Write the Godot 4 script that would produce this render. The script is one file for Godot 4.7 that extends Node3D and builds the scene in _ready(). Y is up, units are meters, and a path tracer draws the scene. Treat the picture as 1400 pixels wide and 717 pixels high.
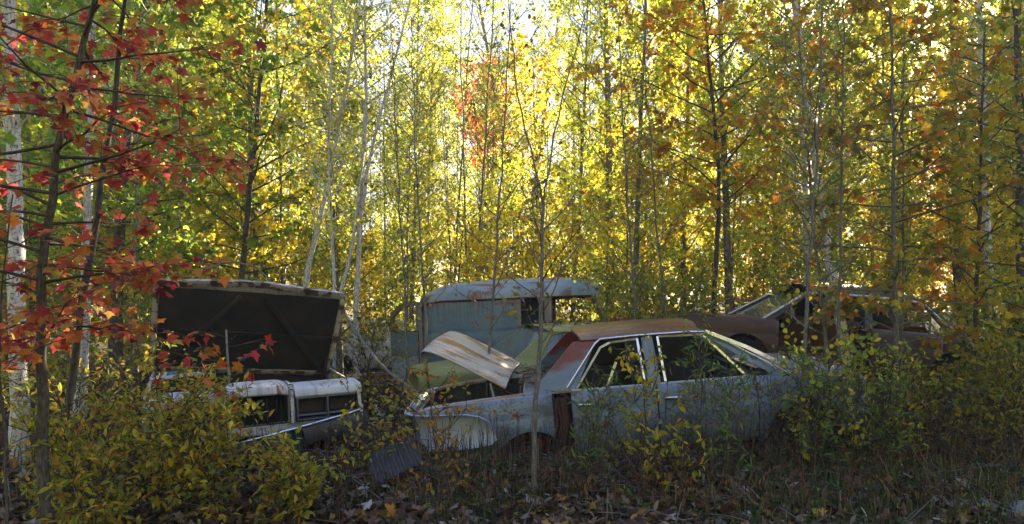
extends Node3D
# Abandoned cars in an autumn wood. y up, metres, the camera stands at the origin looking along -z.

var rng := RandomNumberGenerator.new()
var M := {}
var used := {}
var bump_noise: NoiseTexture2D

# ------------------------------------------------------------------ geometry collector
class Geo:
	var v := PackedVector3Array()
	var uv := PackedVector2Array()
	var c := PackedColorArray()
	var i := PackedInt32Array()

	func vert(p: Vector3, t := Vector2.ZERO) -> int:
		v.append(p)
		uv.append(t)
		return v.size() - 1

	func tri(a: int, b: int, d: int) -> void:
		i.append(a); i.append(b); i.append(d)

	func quad(a: int, b: int, d: int, e: int) -> void:
		i.append(a); i.append(b); i.append(d)
		i.append(a); i.append(d); i.append(e)

	# rows x cols points, joined as a sheet
	func sheet(pts: PackedVector3Array, uvs: PackedVector2Array, cols: int) -> void:
		var base := v.size()
		v.append_array(pts)
		uv.append_array(uvs)
		var rows := pts.size() / cols
		for r in rows - 1:
			for k in cols - 1:
				var a := base + r * cols + k
				if pts[r * cols + k].distance_squared_to(pts[(r + 1) * cols + k]) < 1e-8 and pts[r * cols + k + 1].distance_squared_to(pts[(r + 1) * cols + k + 1]) < 1e-8:
					continue
				quad(a, a + 1, a + cols + 1, a + cols)

	func tube(pts: PackedVector3Array, radii: PackedFloat32Array, sides: int, cap := true) -> void:
		var n := pts.size()
		var base := v.size()
		var side := Vector3.ZERO
		var run := 0.0
		for k in n:
			var dir := (pts[mini(k + 1, n - 1)] - pts[maxi(k - 1, 0)]).normalized()
			if k == 0:
				side = dir.cross(Vector3.UP)
				if side.length() < 0.1:
					side = dir.cross(Vector3.RIGHT)
			else:
				run += pts[k].distance_to(pts[k - 1])
				side = side - dir * side.dot(dir)
			side = side.normalized()
			var other := dir.cross(side)
			for s in sides + 1:
				var a := TAU * s / sides
				v.append(pts[k] + (side * cos(a) + other * sin(a)) * radii[k])
				uv.append(Vector2(float(s) / sides, run))
		for k in n - 1:
			for s in sides:
				var a := base + k * (sides + 1) + s
				quad(a, a + sides + 1, a + sides + 2, a + 1)
		if cap:
			var m := vert(pts[n - 1], Vector2(0.5, run))
			for s in sides:
				tri(base + (n - 1) * (sides + 1) + s, m, base + (n - 1) * (sides + 1) + s + 1)

	# a rectangular bar swept along points; hint is the direction its width w points to
	func beam(pts: PackedVector3Array, hint: Vector3, w: float, h: float, uvf := Vector3.ZERO) -> void:
		var n := pts.size()
		var base := v.size()
		for k in n:
			var dir := (pts[mini(k + 1, n - 1)] - pts[maxi(k - 1, 0)]).normalized()
			var a := (hint - dir * hint.dot(dir)).normalized() * w * 0.5
			var b := dir.cross(a).normalized() * h * 0.5
			for q: Vector2 in [Vector2(-1, -1), Vector2(1, -1), Vector2(1, 1), Vector2(-1, 1), Vector2(-1, -1)]:
				v.append(pts[k] + a * q.x + b * q.y)
				uv.append(Vector2(pts[k].x * uvf.x + uvf.z, pts[k].y * uvf.y))
		for k in n - 1:
			for s in 4:
				var a := base + k * 5 + s
				quad(a, a + 5, a + 6, a + 1)
		quad(base, base + 1, base + 2, base + 3)
		var e := base + (n - 1) * 5
		quad(e + 3, e + 2, e + 1, e)

	# box with chamfered edges
	func box(t: Transform3D, size: Vector3, ch := 0.01) -> void:
		var hs := size * 0.5
		var inn := hs - Vector3.ONE * minf(ch, minf(hs.x, minf(hs.y, hs.z)) * 0.9)
		var ids := {}
		for sx in [-1, 1]:
			for sy in [-1, 1]:
				for sz in [-1, 1]:
					var s := Vector3(sx, sy, sz)
					for ax in 3:
						var p := inn * s
						p[ax] = hs[ax] * s[ax]
						ids[[sx, sy, sz, ax]] = vert(t * p, Vector2(p.x + p.z, p.y))
		for ax in 3:
			var b := (ax + 1) % 3
			var d := (ax + 2) % 3
			for s in [-1, 1]:
				var q := []
				for e in [[-1, -1], [1, -1], [1, 1], [-1, 1]]:
					var k := [0, 0, 0]
					k[ax] = s; k[b] = e[0]; k[d] = e[1]
					q.append(ids[[k[0], k[1], k[2], ax]])
				if s < 0: quad(q[0], q[1], q[2], q[3])
				else: quad(q[3], q[2], q[1], q[0])
			for e in [[-1, -1], [1, -1], [1, 1], [-1, 1]]:   # edges parallel to ax
				var k0 := [0, 0, 0]; var k1 := [0, 0, 0]
				k0[ax] = -1; k0[b] = e[0]; k0[d] = e[1]
				k1[ax] = 1; k1[b] = e[0]; k1[d] = e[1]
				var q := [ids[[k0[0], k0[1], k0[2], b]], ids[[k0[0], k0[1], k0[2], d]], ids[[k1[0], k1[1], k1[2], d]], ids[[k1[0], k1[1], k1[2], b]]]
				if e[0] * e[1] > 0: quad(q[0], q[1], q[2], q[3])
				else: quad(q[3], q[2], q[1], q[0])
		for sx in [-1, 1]:
			for sy in [-1, 1]:
				for sz in [-1, 1]:
					if sx * sy * sz < 0: tri(ids[[sx, sy, sz, 0]], ids[[sx, sy, sz, 1]], ids[[sx, sy, sz, 2]])
					else: tri(ids[[sx, sy, sz, 2]], ids[[sx, sy, sz, 1]], ids[[sx, sy, sz, 0]])

	# surface of revolution round the local y axis; prof = (radius, height)
	func lathe(t: Transform3D, prof: PackedVector2Array, sides := 24) -> void:
		var base := v.size()
		for p in prof:
			for s in sides + 1:
				var a := TAU * s / sides
				vert(t * Vector3(cos(a) * p.x, p.y, sin(a) * p.x), Vector2(float(s) / sides, p.y))
		for k in prof.size() - 1:
			for s in sides:
				var a := base + k * (sides + 1) + s
				quad(a, a + sides + 1, a + sides + 2, a + 1)

	# flat polygon given thickness along n
	func plate(poly: PackedVector3Array, n: Vector3, thick: float, uvs := PackedVector2Array()) -> void:
		var k := poly.size()
		var f := v.size()
		for q in k: vert(poly[q], uvs[q] if uvs.size() else Vector2(poly[q].x, poly[q].y))
		for q in k: vert(poly[q] - n * thick, uvs[q] if uvs.size() else Vector2(poly[q].x, poly[q].y))
		for s in range(1, k - 1):
			tri(f, f + s, f + s + 1)
			tri(f + k, f + k + s + 1, f + k + s)
		for s in k:
			var e := (s + 1) % k
			var q0 := vert(poly[s], uv[f + s]); var q1 := vert(poly[e], uv[f + e])
			var q2 := vert(poly[e] - n * thick, uv[f + e]); var q3 := vert(poly[s] - n * thick, uv[f + s])
			quad(q0, q3, q2, q1)

	func mesh(smooth := true) -> ArrayMesh:
		var arr := []
		arr.resize(Mesh.ARRAY_MAX)
		arr[Mesh.ARRAY_VERTEX] = v
		if uv.size() == v.size() and v.size() > 0: arr[Mesh.ARRAY_TEX_UV] = uv
		if c.size() == v.size() and v.size() > 0: arr[Mesh.ARRAY_COLOR] = c
		if smooth:
			var n := PackedVector3Array()
			n.resize(v.size())
			for k in range(0, i.size(), 3):
				var a := i[k]; var b := i[k + 1]; var d := i[k + 2]
				var f := (v[d] - v[a]).cross(v[b] - v[a])
				n[a] += f; n[b] += f; n[d] += f
			for k in n.size():
				n[k] = n[k].normalized() if n[k].length_squared() > 1e-20 else Vector3.UP
			arr[Mesh.ARRAY_NORMAL] = n
		arr[Mesh.ARRAY_INDEX] = i
		var m := ArrayMesh.new()
		m.add_surface_from_arrays(Mesh.PRIMITIVE_TRIANGLES, arr)
		return m

# ------------------------------------------------------------------ scene helpers
func numbered(called: String) -> String:
	if not used.has(called):
		used[called] = 0
		return called
	used[called] += 1
	return "%s_%03d" % [called, used[called]]

func tag(o: Node3D, label: String, category: String, group := "", kind := "") -> Node3D:
	if label: o.set_meta("label", label)
	if category: o.set_meta("category", category)
	if group: o.set_meta("group", group)
	if kind: o.set_meta("kind", kind)
	return o

func thing(called: String, label: String, category: String, at := Vector3.ZERO, turn := Vector3.ZERO, group := "") -> Node3D:
	var o := Node3D.new()
	o.name = numbered(called)
	add_child(o)
	o.position = at
	o.rotation = turn
	return tag(o, label, category, group)

func part(parent: Node3D, called: String, g: Geo, m: Material, smooth := true) -> MeshInstance3D:
	var o := MeshInstance3D.new()
	o.name = called if parent != self else numbered(called)
	o.mesh = g.mesh(smooth)
	o.material_override = m
	parent.add_child(o, true)
	return o

func again(o: Node3D, label: String, at: Vector3, turn: Vector3, size: float) -> Node3D:
	var base: String = o.name
	var rx := RegEx.create_from_string("_\\d{3}$")
	base = rx.sub(base, "")
	var d: Node3D = o.duplicate()
	d.name = numbered(base)
	add_child(d)
	d.position = at
	d.rotation = turn
	d.scale = Vector3.ONE * size
	if label: d.set_meta("label", label)
	return d

func lin(r: float, g: float, b: float) -> Color:
	return Color(r, g, b).linear_to_srgb()

func curve(table: Array, x: float) -> float:
	if x <= table[0][0]: return table[0][1]
	for k in range(1, table.size()):
		if x <= table[k][0]:
			var t: float = (x - table[k - 1][0]) / maxf(table[k][0] - table[k - 1][0], 1e-6)
			return lerpf(table[k - 1][1], table[k][1], t)
	return table[-1][1]

func soft(table: Array, x: float) -> float:
	# the same table with rounded corners
	return (curve(table, x - 0.06) + curve(table, x - 0.02) + curve(table, x + 0.02) + curve(table, x + 0.06)) * 0.25

func noise(freq: float, seed_: int, oct := 4, kind := FastNoiseLite.TYPE_SIMPLEX_SMOOTH) -> FastNoiseLite:
	var n := FastNoiseLite.new()
	n.seed = seed_
	n.frequency = freq
	n.noise_type = kind
	n.fractal_octaves = oct
	return n

func ramp_tex(freq: float, seed_: int, stops: Array, size := 512, oct := 5) -> NoiseTexture2D:
	var t := NoiseTexture2D.new()
	t.width = size; t.height = size
	t.seamless = true
	t.noise = noise(freq, seed_, oct)
	var gr := Gradient.new()
	gr.offsets = PackedFloat32Array(stops.map(func(s): return s[0]))
	gr.colors = PackedColorArray(stops.map(func(s): return s[1]))
	t.color_ramp = gr
	return t

func plain_tex(freq: float, seed_: int, size := 512) -> NoiseTexture2D:
	var t := NoiseTexture2D.new()
	t.width = size; t.height = size
	t.seamless = true
	t.noise = noise(freq, seed_, 5)
	return t

func mat(col: Color, rough := 0.8, metal := 0.0) -> StandardMaterial3D:
	var m := StandardMaterial3D.new()
	m.albedo_color = col
	m.roughness = rough
	m.metallic = metal
	return m

func leaf_mat(back: Color, rough := 0.55) -> StandardMaterial3D:
	var m := StandardMaterial3D.new()
	m.vertex_color_use_as_albedo = true
	m.roughness = rough
	m.metallic_specular = 0.32
	m.backlight_enabled = true
	m.backlight = back
	m.cull_mode = BaseMaterial3D.CULL_DISABLED
	return m

func ground_height(x: float, z: float) -> float:
	var d := -z
	var h := 0.16 * smoothstep(4.9, 6.3, d) + 0.10 * smoothstep(6.5, 9.0, d)
	h += 0.30 * smoothstep(2.4, 4.2, x) * smoothstep(7.4, 9.0, d)
	h += 0.5 * smoothstep(14.0, 30.0, d) + 1.2 * smoothstep(30.0, 90.0, d)
	h += 0.035 * sin(x * 1.7 + 0.6) * cos(z * 1.3) + 0.02 * sin(x * 4.1 - z * 3.3)
	return h

# ------------------------------------------------------------------ the scene
func _ready() -> void:
	rng.seed = 4711
	var cam := Camera3D.new()
	cam.name = "camera"
	cam.projection = Camera3D.PROJECTION_FRUSTUM
	cam.near = 0.1
	cam.far = 400.0
	cam.size = 0.0717
	cam.frustum_offset = Vector2(0.0, 0.00665)
	cam.position = Vector3(0, 1.6, 0)
	add_child(cam)
	cam.current = true

	var sun := DirectionalLight3D.new()
	sun.name = "sun"
	sun.light_energy = 1.6
	sun.light_color = Color(1.0, 0.93, 0.80)
	sun.light_angular_distance = 0.6
	sun.shadow_enabled = true
	add_child(sun)
	sun.look_at_from_position(Vector3.ZERO, -Vector3(0.60, 0.42, -1.0), Vector3.UP)

	var env := Environment.new()
	env.background_mode = Environment.BG_SKY
	var sky_mat := ProceduralSkyMaterial.new()
	sky_mat.sky_top_color = Color(0.33, 0.53, 0.88)
	sky_mat.sky_horizon_color = Color(0.93, 0.94, 0.96)
	sky_mat.sky_curve = 0.55
	sky_mat.sky_energy_multiplier = 0.44
	sky_mat.ground_bottom_color = Color(0.16, 0.14, 0.10)
	sky_mat.ground_horizon_color = Color(0.30, 0.28, 0.22)
	sky_mat.sun_angle_max = 40.0
	sky_mat.sun_curve = 0.12
	var sky := Sky.new()
	sky.sky_material = sky_mat
	env.sky = sky
	env.tonemap_mode = Environment.TONE_MAPPER_LINEAR
	env.tonemap_exposure = 11.2
	env.fog_enabled = true
	env.fog_density = 0.0022
	env.fog_light_color = Color(0.9, 0.92, 0.86)
	env.sdfgi_enabled = true
	env.ssao_enabled = true
	env.ssil_enabled = true
	var we := WorldEnvironment.new()
	we.name = "environment"
	we.environment = env
	add_child(we)

	make_materials()
	make_ground()
	make_forest()
	make_cars()
	make_near_plants()
	make_floor_cover()

# ------------------------------------------------------------------ materials
func make_materials() -> void:
	var t := ramp_tex(0.02, 5, [[0.0, lin(0.012, 0.009, 0.006)], [0.45, lin(0.035, 0.024, 0.015)], [0.62, lin(0.075, 0.05, 0.03)], [0.75, lin(0.05, 0.045, 0.02)], [1.0, lin(0.11, 0.08, 0.055)]], 1024, 6)
	var m := StandardMaterial3D.new()
	m.albedo_texture = t
	m.uv1_triplanar = true
	m.uv1_world_triplanar = true
	m.uv1_scale = Vector3.ONE * 0.45
	m.roughness = 0.95
	m.metallic_specular = 0.2
	M.ground = m

	M.birch = bark_mat(0)
	M.grey_bark = bark_mat(1)
	M.dark_bark = bark_mat(2)
	M.twig = mat(lin(0.06, 0.045, 0.035), 0.9)
	M.leaf = leaf_mat(Color(1, 1, 1))
	M.dry = leaf_mat(Color(0.55, 0.5, 0.45), 0.8)
	M.grass = leaf_mat(Color(0.75, 0.75, 0.75), 0.7)

# birch (0), grey (1) or dark (2) bark: u runs round the stem, v along it in metres
func bark_mat(kind: int) -> StandardMaterial3D:
	var w := 128; var h := 512
	var im := Image.create(w, h, false, Image.FORMAT_RGB8)
	var n1 := noise(1.0, 31 + kind, 4)
	var n2 := noise(1.0, 77 + kind, 3)
	for y in h:
		for x in w:
			var a := TAU * x / w
			var q := Vector3(cos(a), y * TAU / h * 1.4, sin(a))
			var c: Color
			if kind == 0:
				var f := n1.get_noise_3d(q.x * 1.2, q.y * 16.0, q.z * 1.2)
				var p := n2.get_noise_3d(q.x * 2.2, q.y * 2.0, q.z * 2.2)
				c = Color(0.56, 0.55, 0.52).lerp(Color(0.36, 0.34, 0.31), clampf(p * 1.6 + 0.35, 0, 1))
				if f > 0.30: c = c.lerp(Color(0.05, 0.045, 0.04), clampf((f - 0.30) * 9.0, 0, 1))
				if p > 0.42: c = c.lerp(Color(0.04, 0.035, 0.03), clampf((p - 0.42) * 8.0, 0, 1))
			elif kind == 1:
				var f := n1.get_noise_3d(q.x * 3.5, q.y * 1.4, q.z * 3.5)
				var p := n2.get_noise_3d(q.x * 0.9, q.y * 1.6, q.z * 0.9)
				c = Color(0.12, 0.11, 0.095).lerp(Color(0.21, 0.20, 0.18), clampf(p * 1.5 + 0.4, 0, 1)).lerp(Color(0.06, 0.055, 0.045), clampf(f * 1.7, 0, 1))
			else:
				var f := n1.get_noise_3d(q.x * 4.0, q.y * 1.1, q.z * 4.0)
				var p := n2.get_noise_3d(q.x, q.y * 2.0, q.z)
				c = Color(0.075, 0.062, 0.05).lerp(Color(0.13, 0.12, 0.105), clampf(p * 1.5 + 0.3, 0, 1)).lerp(Color(0.02, 0.017, 0.014), clampf(f * 1.8, 0, 1))
			im.set_pixel(x, y, c.linear_to_srgb())
	var m := StandardMaterial3D.new()
	m.albedo_texture = ImageTexture.create_from_image(im)
	m.uv1_scale = Vector3(1, 0.8, 1)
	m.roughness = 0.85
	m.metallic_specular = 0.3
	return m

# ------------------------------------------------------------------ ground
func make_ground() -> void:
	var g := Geo.new()
	var xs := PackedFloat32Array(); var zs := PackedFloat32Array()
	var half := PackedFloat32Array([0.0])
	while half[-1] < 260.0: half.append(half[-1] + maxf(0.14, (half[-1] - 6.0) * 0.09))
	for k in range(half.size() - 1, 0, -1): xs.append(-half[k])
	for q in half: xs.append(q)
	var q0 := 40.0
	while q0 > -320.0:
		zs.append(q0)
		q0 -= 4.0 if q0 > -0.5 else (0.5 if q0 > -4.4 else (0.13 if q0 > -11.0 else maxf(0.2, (-q0 - 11.0) * 0.1)))
	var nx := xs.size() - 1
	var p := PackedVector3Array(); var u := PackedVector2Array()
	for z in zs:
		for x in xs:
			p.append(Vector3(x, ground_height(x, z), z)); u.append(Vector2(x, z))
	g.sheet(p, u, nx + 1)
	var o := part(self, "ground", g, M.ground)
	tag(o, "dark forest floor of soil and rotting leaves", "ground", "", "structure")

# ------------------------------------------------------------------ leaves
var SHAPES := []
func shapes() -> void:
	# 0 diamond: four corners folded along the rib; 1 ovate; 2 maple; unit length along +y, face +z
	SHAPES.append([PackedVector3Array([Vector3(0, 0, 0), Vector3(0.34, 0.42, 0.07), Vector3(0, 1, 0), Vector3(-0.34, 0.42, 0.07)]), PackedInt32Array([0, 1, 2, 0, 2, 3])])
	SHAPES.append([PackedVector3Array([Vector3(0, 0, 0), Vector3(0, 0.38, 0), Vector3(0, 0.72, -0.02), Vector3(0, 1, -0.08), Vector3(0.21, 0.30, 0.07), Vector3(0.19, 0.64, 0.05), Vector3(-0.21, 0.30, 0.07), Vector3(-0.19, 0.64, 0.05)]),
		PackedInt32Array([0, 4, 1, 1, 4, 5, 1, 5, 2, 2, 5, 3, 0, 1, 6, 1, 7, 6, 1, 2, 7, 2, 3, 7])])
	var out := [Vector2(0, 0), Vector2(0.12, 0.01), Vector2(0.33, -0.06), Vector2(0.27, 0.08), Vector2(0.22, 0.16), Vector2(0.40, 0.20), Vector2(0.47, 0.31), Vector2(0.61, 0.43), Vector2(0.43, 0.44), Vector2(0.35, 0.50), Vector2(0.22, 0.47), Vector2(0.26, 0.62), Vector2(0.16, 0.67), Vector2(0.12, 0.81), Vector2(0, 1.0)]
	var pts := PackedVector3Array([Vector3(0, 0.34, 0.05)])
	for q: Vector2 in out: pts.append(Vector3(q.x, q.y, -0.16 * q.x * q.x - 0.10 * (q.y - 0.3) * (q.y - 0.3)))
	for k in range(out.size() - 2, 0, -1): pts.append(Vector3(-out[k].x, out[k].y, -0.16 * out[k].x * out[k].x - 0.10 * (out[k].y - 0.3) * (out[k].y - 0.3)))
	var idx := PackedInt32Array()
	for k in range(1, pts.size()):
		idx.append(0); idx.append(k); idx.append(k + 1 if k + 1 < pts.size() else 1)
	SHAPES.append([pts, idx])
	# 3 rounded: aspen-like
	var rp := PackedVector3Array([Vector3(0, 0, 0)])
	for k in 7:
		var a := -PI * 0.42 + PI * 0.84 * 0.0 + TAU * (k + 0.5) / 7.0
		rp.append(Vector3(sin(a) * 0.40, 0.5 - cos(a) * 0.48, 0.05 * absf(sin(a))))
	SHAPES.append([rp, PackedInt32Array([0, 1, 2, 0, 2, 3, 0, 3, 4, 0, 4, 5, 0, 5, 6, 0, 6, 7])])
	# 4 narrow willow-like leaf
	SHAPES.append([PackedVector3Array([Vector3(0, 0, 0), Vector3(0.09, 0.35, 0.03), Vector3(0.07, 0.7, 0.0), Vector3(0, 1, -0.08), Vector3(-0.07, 0.7, 0.0), Vector3(-0.09, 0.35, 0.03)]), PackedInt32Array([0, 1, 5, 1, 2, 4, 1, 4, 5, 2, 3, 4])])

func put_leaf(g: Geo, t: Transform3D, kind: int, col: Color) -> void:
	var s: Array = SHAPES[kind]
	var pv: PackedVector3Array = s[0]
	var ix: PackedInt32Array = s[1]
	var base := g.v.size()
	g.v.append_array(t * pv)
	for k in pv.size(): g.c.append(col)
	for k in ix: g.i.append(base + k)

# basis with y along the leaf and z along its face
func leaf_basis(dir: Vector3, face: Vector3, size: float, wide := 1.0) -> Basis:
	var y := dir.normalized()
	var x := y.cross(face)
	x = x.normalized() if x.length() > 0.01 else y.cross(Vector3.RIGHT).normalized()
	return Basis(x * size * wide, y * size, x.cross(y) * size)

func rand_dir() -> Vector3:
	var z := rng.randf_range(-1, 1)
	var a := rng.randf() * TAU
	var r := sqrt(1.0 - z * z)
	return Vector3(r * cos(a), z, r * sin(a))

func pick(pal: Array) -> Color:
	# palette rows: [weight, colour]; each leaf varies a little in tone
	var total := 0.0
	for p in pal: total += p[0]
	var w := rng.randf() * total
	var c: Color = pal[-1][1]
	for p in pal:
		w -= p[0]
		if w <= 0.0:
			c = p[1]
			break
	var f := rng.randf_range(0.7, 1.25)
	return Color(c.r * f * rng.randf_range(0.92, 1.08), c.g * f * rng.randf_range(0.92, 1.08), c.b * f)

func along(path: PackedVector3Array, f: float) -> Vector3:
	var k := f * (path.size() - 1)
	var a := mini(int(k), path.size() - 2)
	return path[a].lerp(path[a + 1], k - a)

func smooth_path(ctrl: Array, n: int, wob := 0.0) -> PackedVector3Array:
	var c := Curve3D.new()
	for k in ctrl.size():
		var p: Vector3 = ctrl[k]
		var d: Vector3 = (ctrl[mini(k + 1, ctrl.size() - 1)] - ctrl[maxi(k - 1, 0)]) / 6.0
		c.add_point(p, -d, d)
	var out := PackedVector3Array()
	var L := c.get_baked_length()
	for k in n + 1:
		var q := c.sample_baked(L * k / n)
		if k > 0 and wob > 0.0: q += Vector3(rng.randf_range(-wob, wob), 0, rng.randf_range(-wob, wob))
		out.append(q)
	return out

func reach(shape: String, f: float) -> float:
	match shape:
		"cone": return 1.0 - 0.82 * f
		"oval": return 0.35 + 0.65 * sin(PI * clampf(f * 0.85 + 0.12, 0, 1))
		"fan": return 0.45 + 0.55 * f
	return 1.0

# Grows wood and leaves on a stem path. Returns {wood, at: leaf transforms, col: leaf colours}
func grow(path: PackedVector3Array, r0: float, r1: float, o: Dictionary) -> Dictionary:
	var wood := Geo.new()
	var at: Array[Transform3D] = []
	var col := PackedColorArray()
	var np := path.size()
	var radii := PackedFloat32Array()
	for k in np:
		var f := float(k) / (np - 1)
		radii.append(lerpf(r0, r1, pow(f, 0.8)) * (1.0 + 0.35 * maxf(0.0, 1.0 - f * 14.0)))
	wood.tube(path, radii, o.get("sides", 7))
	var nb: int = o.get("branches", 30)
	var from: float = o.get("from", 0.3)
	var blen: float = o.get("reach", 1.5)
	var up: float = o.get("up", 0.6)
	var curl: float = o.get("curl", 0.3)
	var shape: String = o.get("shape", "oval")
	var ntw: int = o.get("twigs", 5)
	var nl: int = o.get("leaves", 12)
	var ls: float = o.get("size", 0.07)
	var spread: float = o.get("spread", 0.12)
	var droop: float = o.get("droop", 0.35)
	var flat: float = o.get("flat", 0.5)      # how much the leaf faces look up
	var wide: float = o.get("wide", 1.0)
	var pal: Array = o.pal
	var bend: Vector3 = o.get("bend", Vector3.ZERO)
	var turn := rng.randf() * TAU
	for b in nb:
		var f := lerpf(from, 0.985, (b + rng.randf()) / nb)
		var org := along(path, f)
		turn += 2.4 + rng.randf_range(-0.5, 0.5)
		var el := up + rng.randf_range(-0.22, 0.22)
		var dir := (Vector3(cos(turn) * cos(el), sin(el), sin(turn) * cos(el)) + bend).normalized()
		var L := blen * reach(shape, (f - from) / (1.0 - from)) * rng.randf_range(0.6, 1.15)
		var br := minf(lerpf(r0, r1, f) * 0.55, 0.004 + L * 0.008)
		var bp := PackedVector3Array([org]); var rr := PackedFloat32Array([br])
		var d := dir
		for k in 4:
			d = (d + Vector3(rng.randf_range(-0.18, 0.18), curl * 0.28 + rng.randf_range(-0.12, 0.12), rng.randf_range(-0.18, 0.18))).normalized()
			bp.append(bp[-1] + d * L * 0.25)
			rr.append(lerpf(br, 0.0025, (k + 1) / 4.0))
		wood.tube(bp, rr, 4, false)
		for t in ntw:
			var tf := rng.randf_range(0.22, 1.0) if t < ntw - 1 else 1.0
			var tp := along(bp, tf)
			var td := (d * 0.6 + rand_dir() * 0.75 + Vector3(0, 0.1, 0)).normalized()
			if o.get("tiers", false): td = Vector3(td.x, td.y * 0.25 - 0.05, td.z).normalized()
			var tl := (0.16 + L * 0.22) * rng.randf_range(0.6, 1.2)
			var te := tp + td * tl
			var tm := (tp + te) * 0.5 + Vector3(0, 0.08 * tl, 0)
			wood.tube(PackedVector3Array([tp, tm, te]), PackedFloat32Array([0.0035, 0.0025, 0.0015]), 3, false)
			for l in nl:
				var lp := tp.lerp(te, pow(rng.randf(), 0.6)) + rand_dir() * spread * rng.randf()
				var ld := (td * 0.5 + rand_dir() * 0.8 - Vector3(0, droop, 0)).normalized()
				var face := (Vector3(0, flat, 0) + rand_dir() * (1.0 - flat * 0.6)).normalized()
				at.append(Transform3D(leaf_basis(ld, face, ls * rng.randf_range(0.65, 1.25), wide), lp))
				col.append(pick(pal))
	return {"wood": wood, "at": at, "col": col}

func leaf_mesh(kind: int, col: Color) -> ArrayMesh:
	var g := Geo.new()
	put_leaf(g, Transform3D(), kind, col)
	return g.mesh(false)

var leaf_store := {}
# builds a plant from grow()'s result; the `single` leaves nearest to the camera are parts of their own
func plant(called: String, label: String, category: String, at: Vector3, r: Dictionary, bark: Material, kind: int, single := 0, group := "", lm: Material = null, foliage := "crown") -> Node3D:
	var o := thing(called, label, category, at, Vector3.ZERO, group)
	part(o, "trunk" if category == "tree" else "stem", r.wood, bark)
	var ts: Array[Transform3D] = r.at
	var cs: PackedColorArray = r.col
	var lmat: Material = lm if lm else M.leaf
	var order := range(ts.size())
	if single > 0:
		var eye := Vector3(0, 1.6, 0) - at
		var key := PackedFloat32Array()
		for t in ts:
			var q := t.origin - eye
			var d := -q.z
			var seen := d > 0.5 and absf(q.x / d) < 0.72 and q.y / d < 0.44 and q.y / d > -0.30
			key.append(t.origin.distance_to(eye) if seen else 1e6 + t.origin.length())
		order.sort_custom(func(a, b): return key[a] < key[b])
	var g := Geo.new()
	for n in order.size():
		var k: int = order[n]
		if n < single:
			var q := Color(snappedf(cs[k].r, 0.06), snappedf(cs[k].g, 0.05), snappedf(cs[k].b, 0.03))
			var id := [kind, q]
			if not leaf_store.has(id): leaf_store[id] = leaf_mesh(kind, Color(maxf(q.r, 0.02), maxf(q.g, 0.012), maxf(q.b, 0.008)))
			var lf := MeshInstance3D.new()
			lf.name = "leaf"
			lf.mesh = leaf_store[id]
			lf.material_override = lmat
			lf.transform = ts[k]
			o.add_child(lf, true)
		else:
			put_leaf(g, ts[k], kind, cs[k])
	if g.v.size():
		var c := part(o, foliage, g, lmat, false)
		if single > 0: c.set_meta("kind", "stuff")
	return o

# straight-ish stem of height h with a lean and some wander
func stem(h: float, lean: Vector2, n := 9, wander := 0.06) -> PackedVector3Array:
	var p := PackedVector3Array()
	var off := Vector2.ZERO
	for k in n + 1:
		var f := float(k) / n
		if k > 0: off += Vector2(rng.randf_range(-wander, wander), rng.randf_range(-wander, wander))
		p.append(Vector3(lean.x * f * h + off.x * f, h * f - (0.25 if k == 0 else 0.0), lean.y * f * h + off.y * f))
	return p

# ------------------------------------------------------------------ the wood
var LIME := [[0.42, Color(0.54, 0.56, 0.06)], [0.32, Color(0.33, 0.44, 0.055)], [0.26, Color(0.72, 0.62, 0.05)]]
var GOLD := [[0.5, Color(0.78, 0.62, 0.045)], [0.2, Color(0.76, 0.48, 0.035)], [0.3, Color(0.60, 0.59, 0.055)]]
var OLIVE := [[0.45, Color(0.30, 0.34, 0.05)], [0.3, Color(0.19, 0.26, 0.045)], [0.25, Color(0.54, 0.43, 0.045)]]
var GREEN := [[0.5, Color(0.17, 0.29, 0.04)], [0.28, Color(0.28, 0.37, 0.04)], [0.22, Color(0.48, 0.46, 0.04)]]
var ORANGE := [[0.4, Color(0.66, 0.34, 0.03)], [0.3, Color(0.58, 0.23, 0.03)], [0.3, Color(0.70, 0.47, 0.04)]]
var RED := [[0.38, Color(0.45, 0.08, 0.06)], [0.10, Color(0.24, 0.035, 0.06)], [0.34, Color(0.55, 0.20, 0.05)], [0.18, Color(0.56, 0.33, 0.07)]]

func spot(u: float, d: float) -> Vector3:
	# ground point d metres ahead and u metres aside
	return Vector3(u, ground_height(u, -d), -d)

func proto(called: String, h: float, r: float, bark: Material, kind: int, o: Dictionary, cat := "tree") -> Node3D:
	var p := stem(h, Vector2(rng.randf_range(-0.03, 0.03), rng.randf_range(-0.03, 0.03)), 10, 0.05 * h / 8.0)
	return plant(called, "", cat, Vector3.ZERO, grow(p, r, 0.008, o), bark, kind, 0, "", null, "crown" if cat == "tree" else "foliage")

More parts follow.
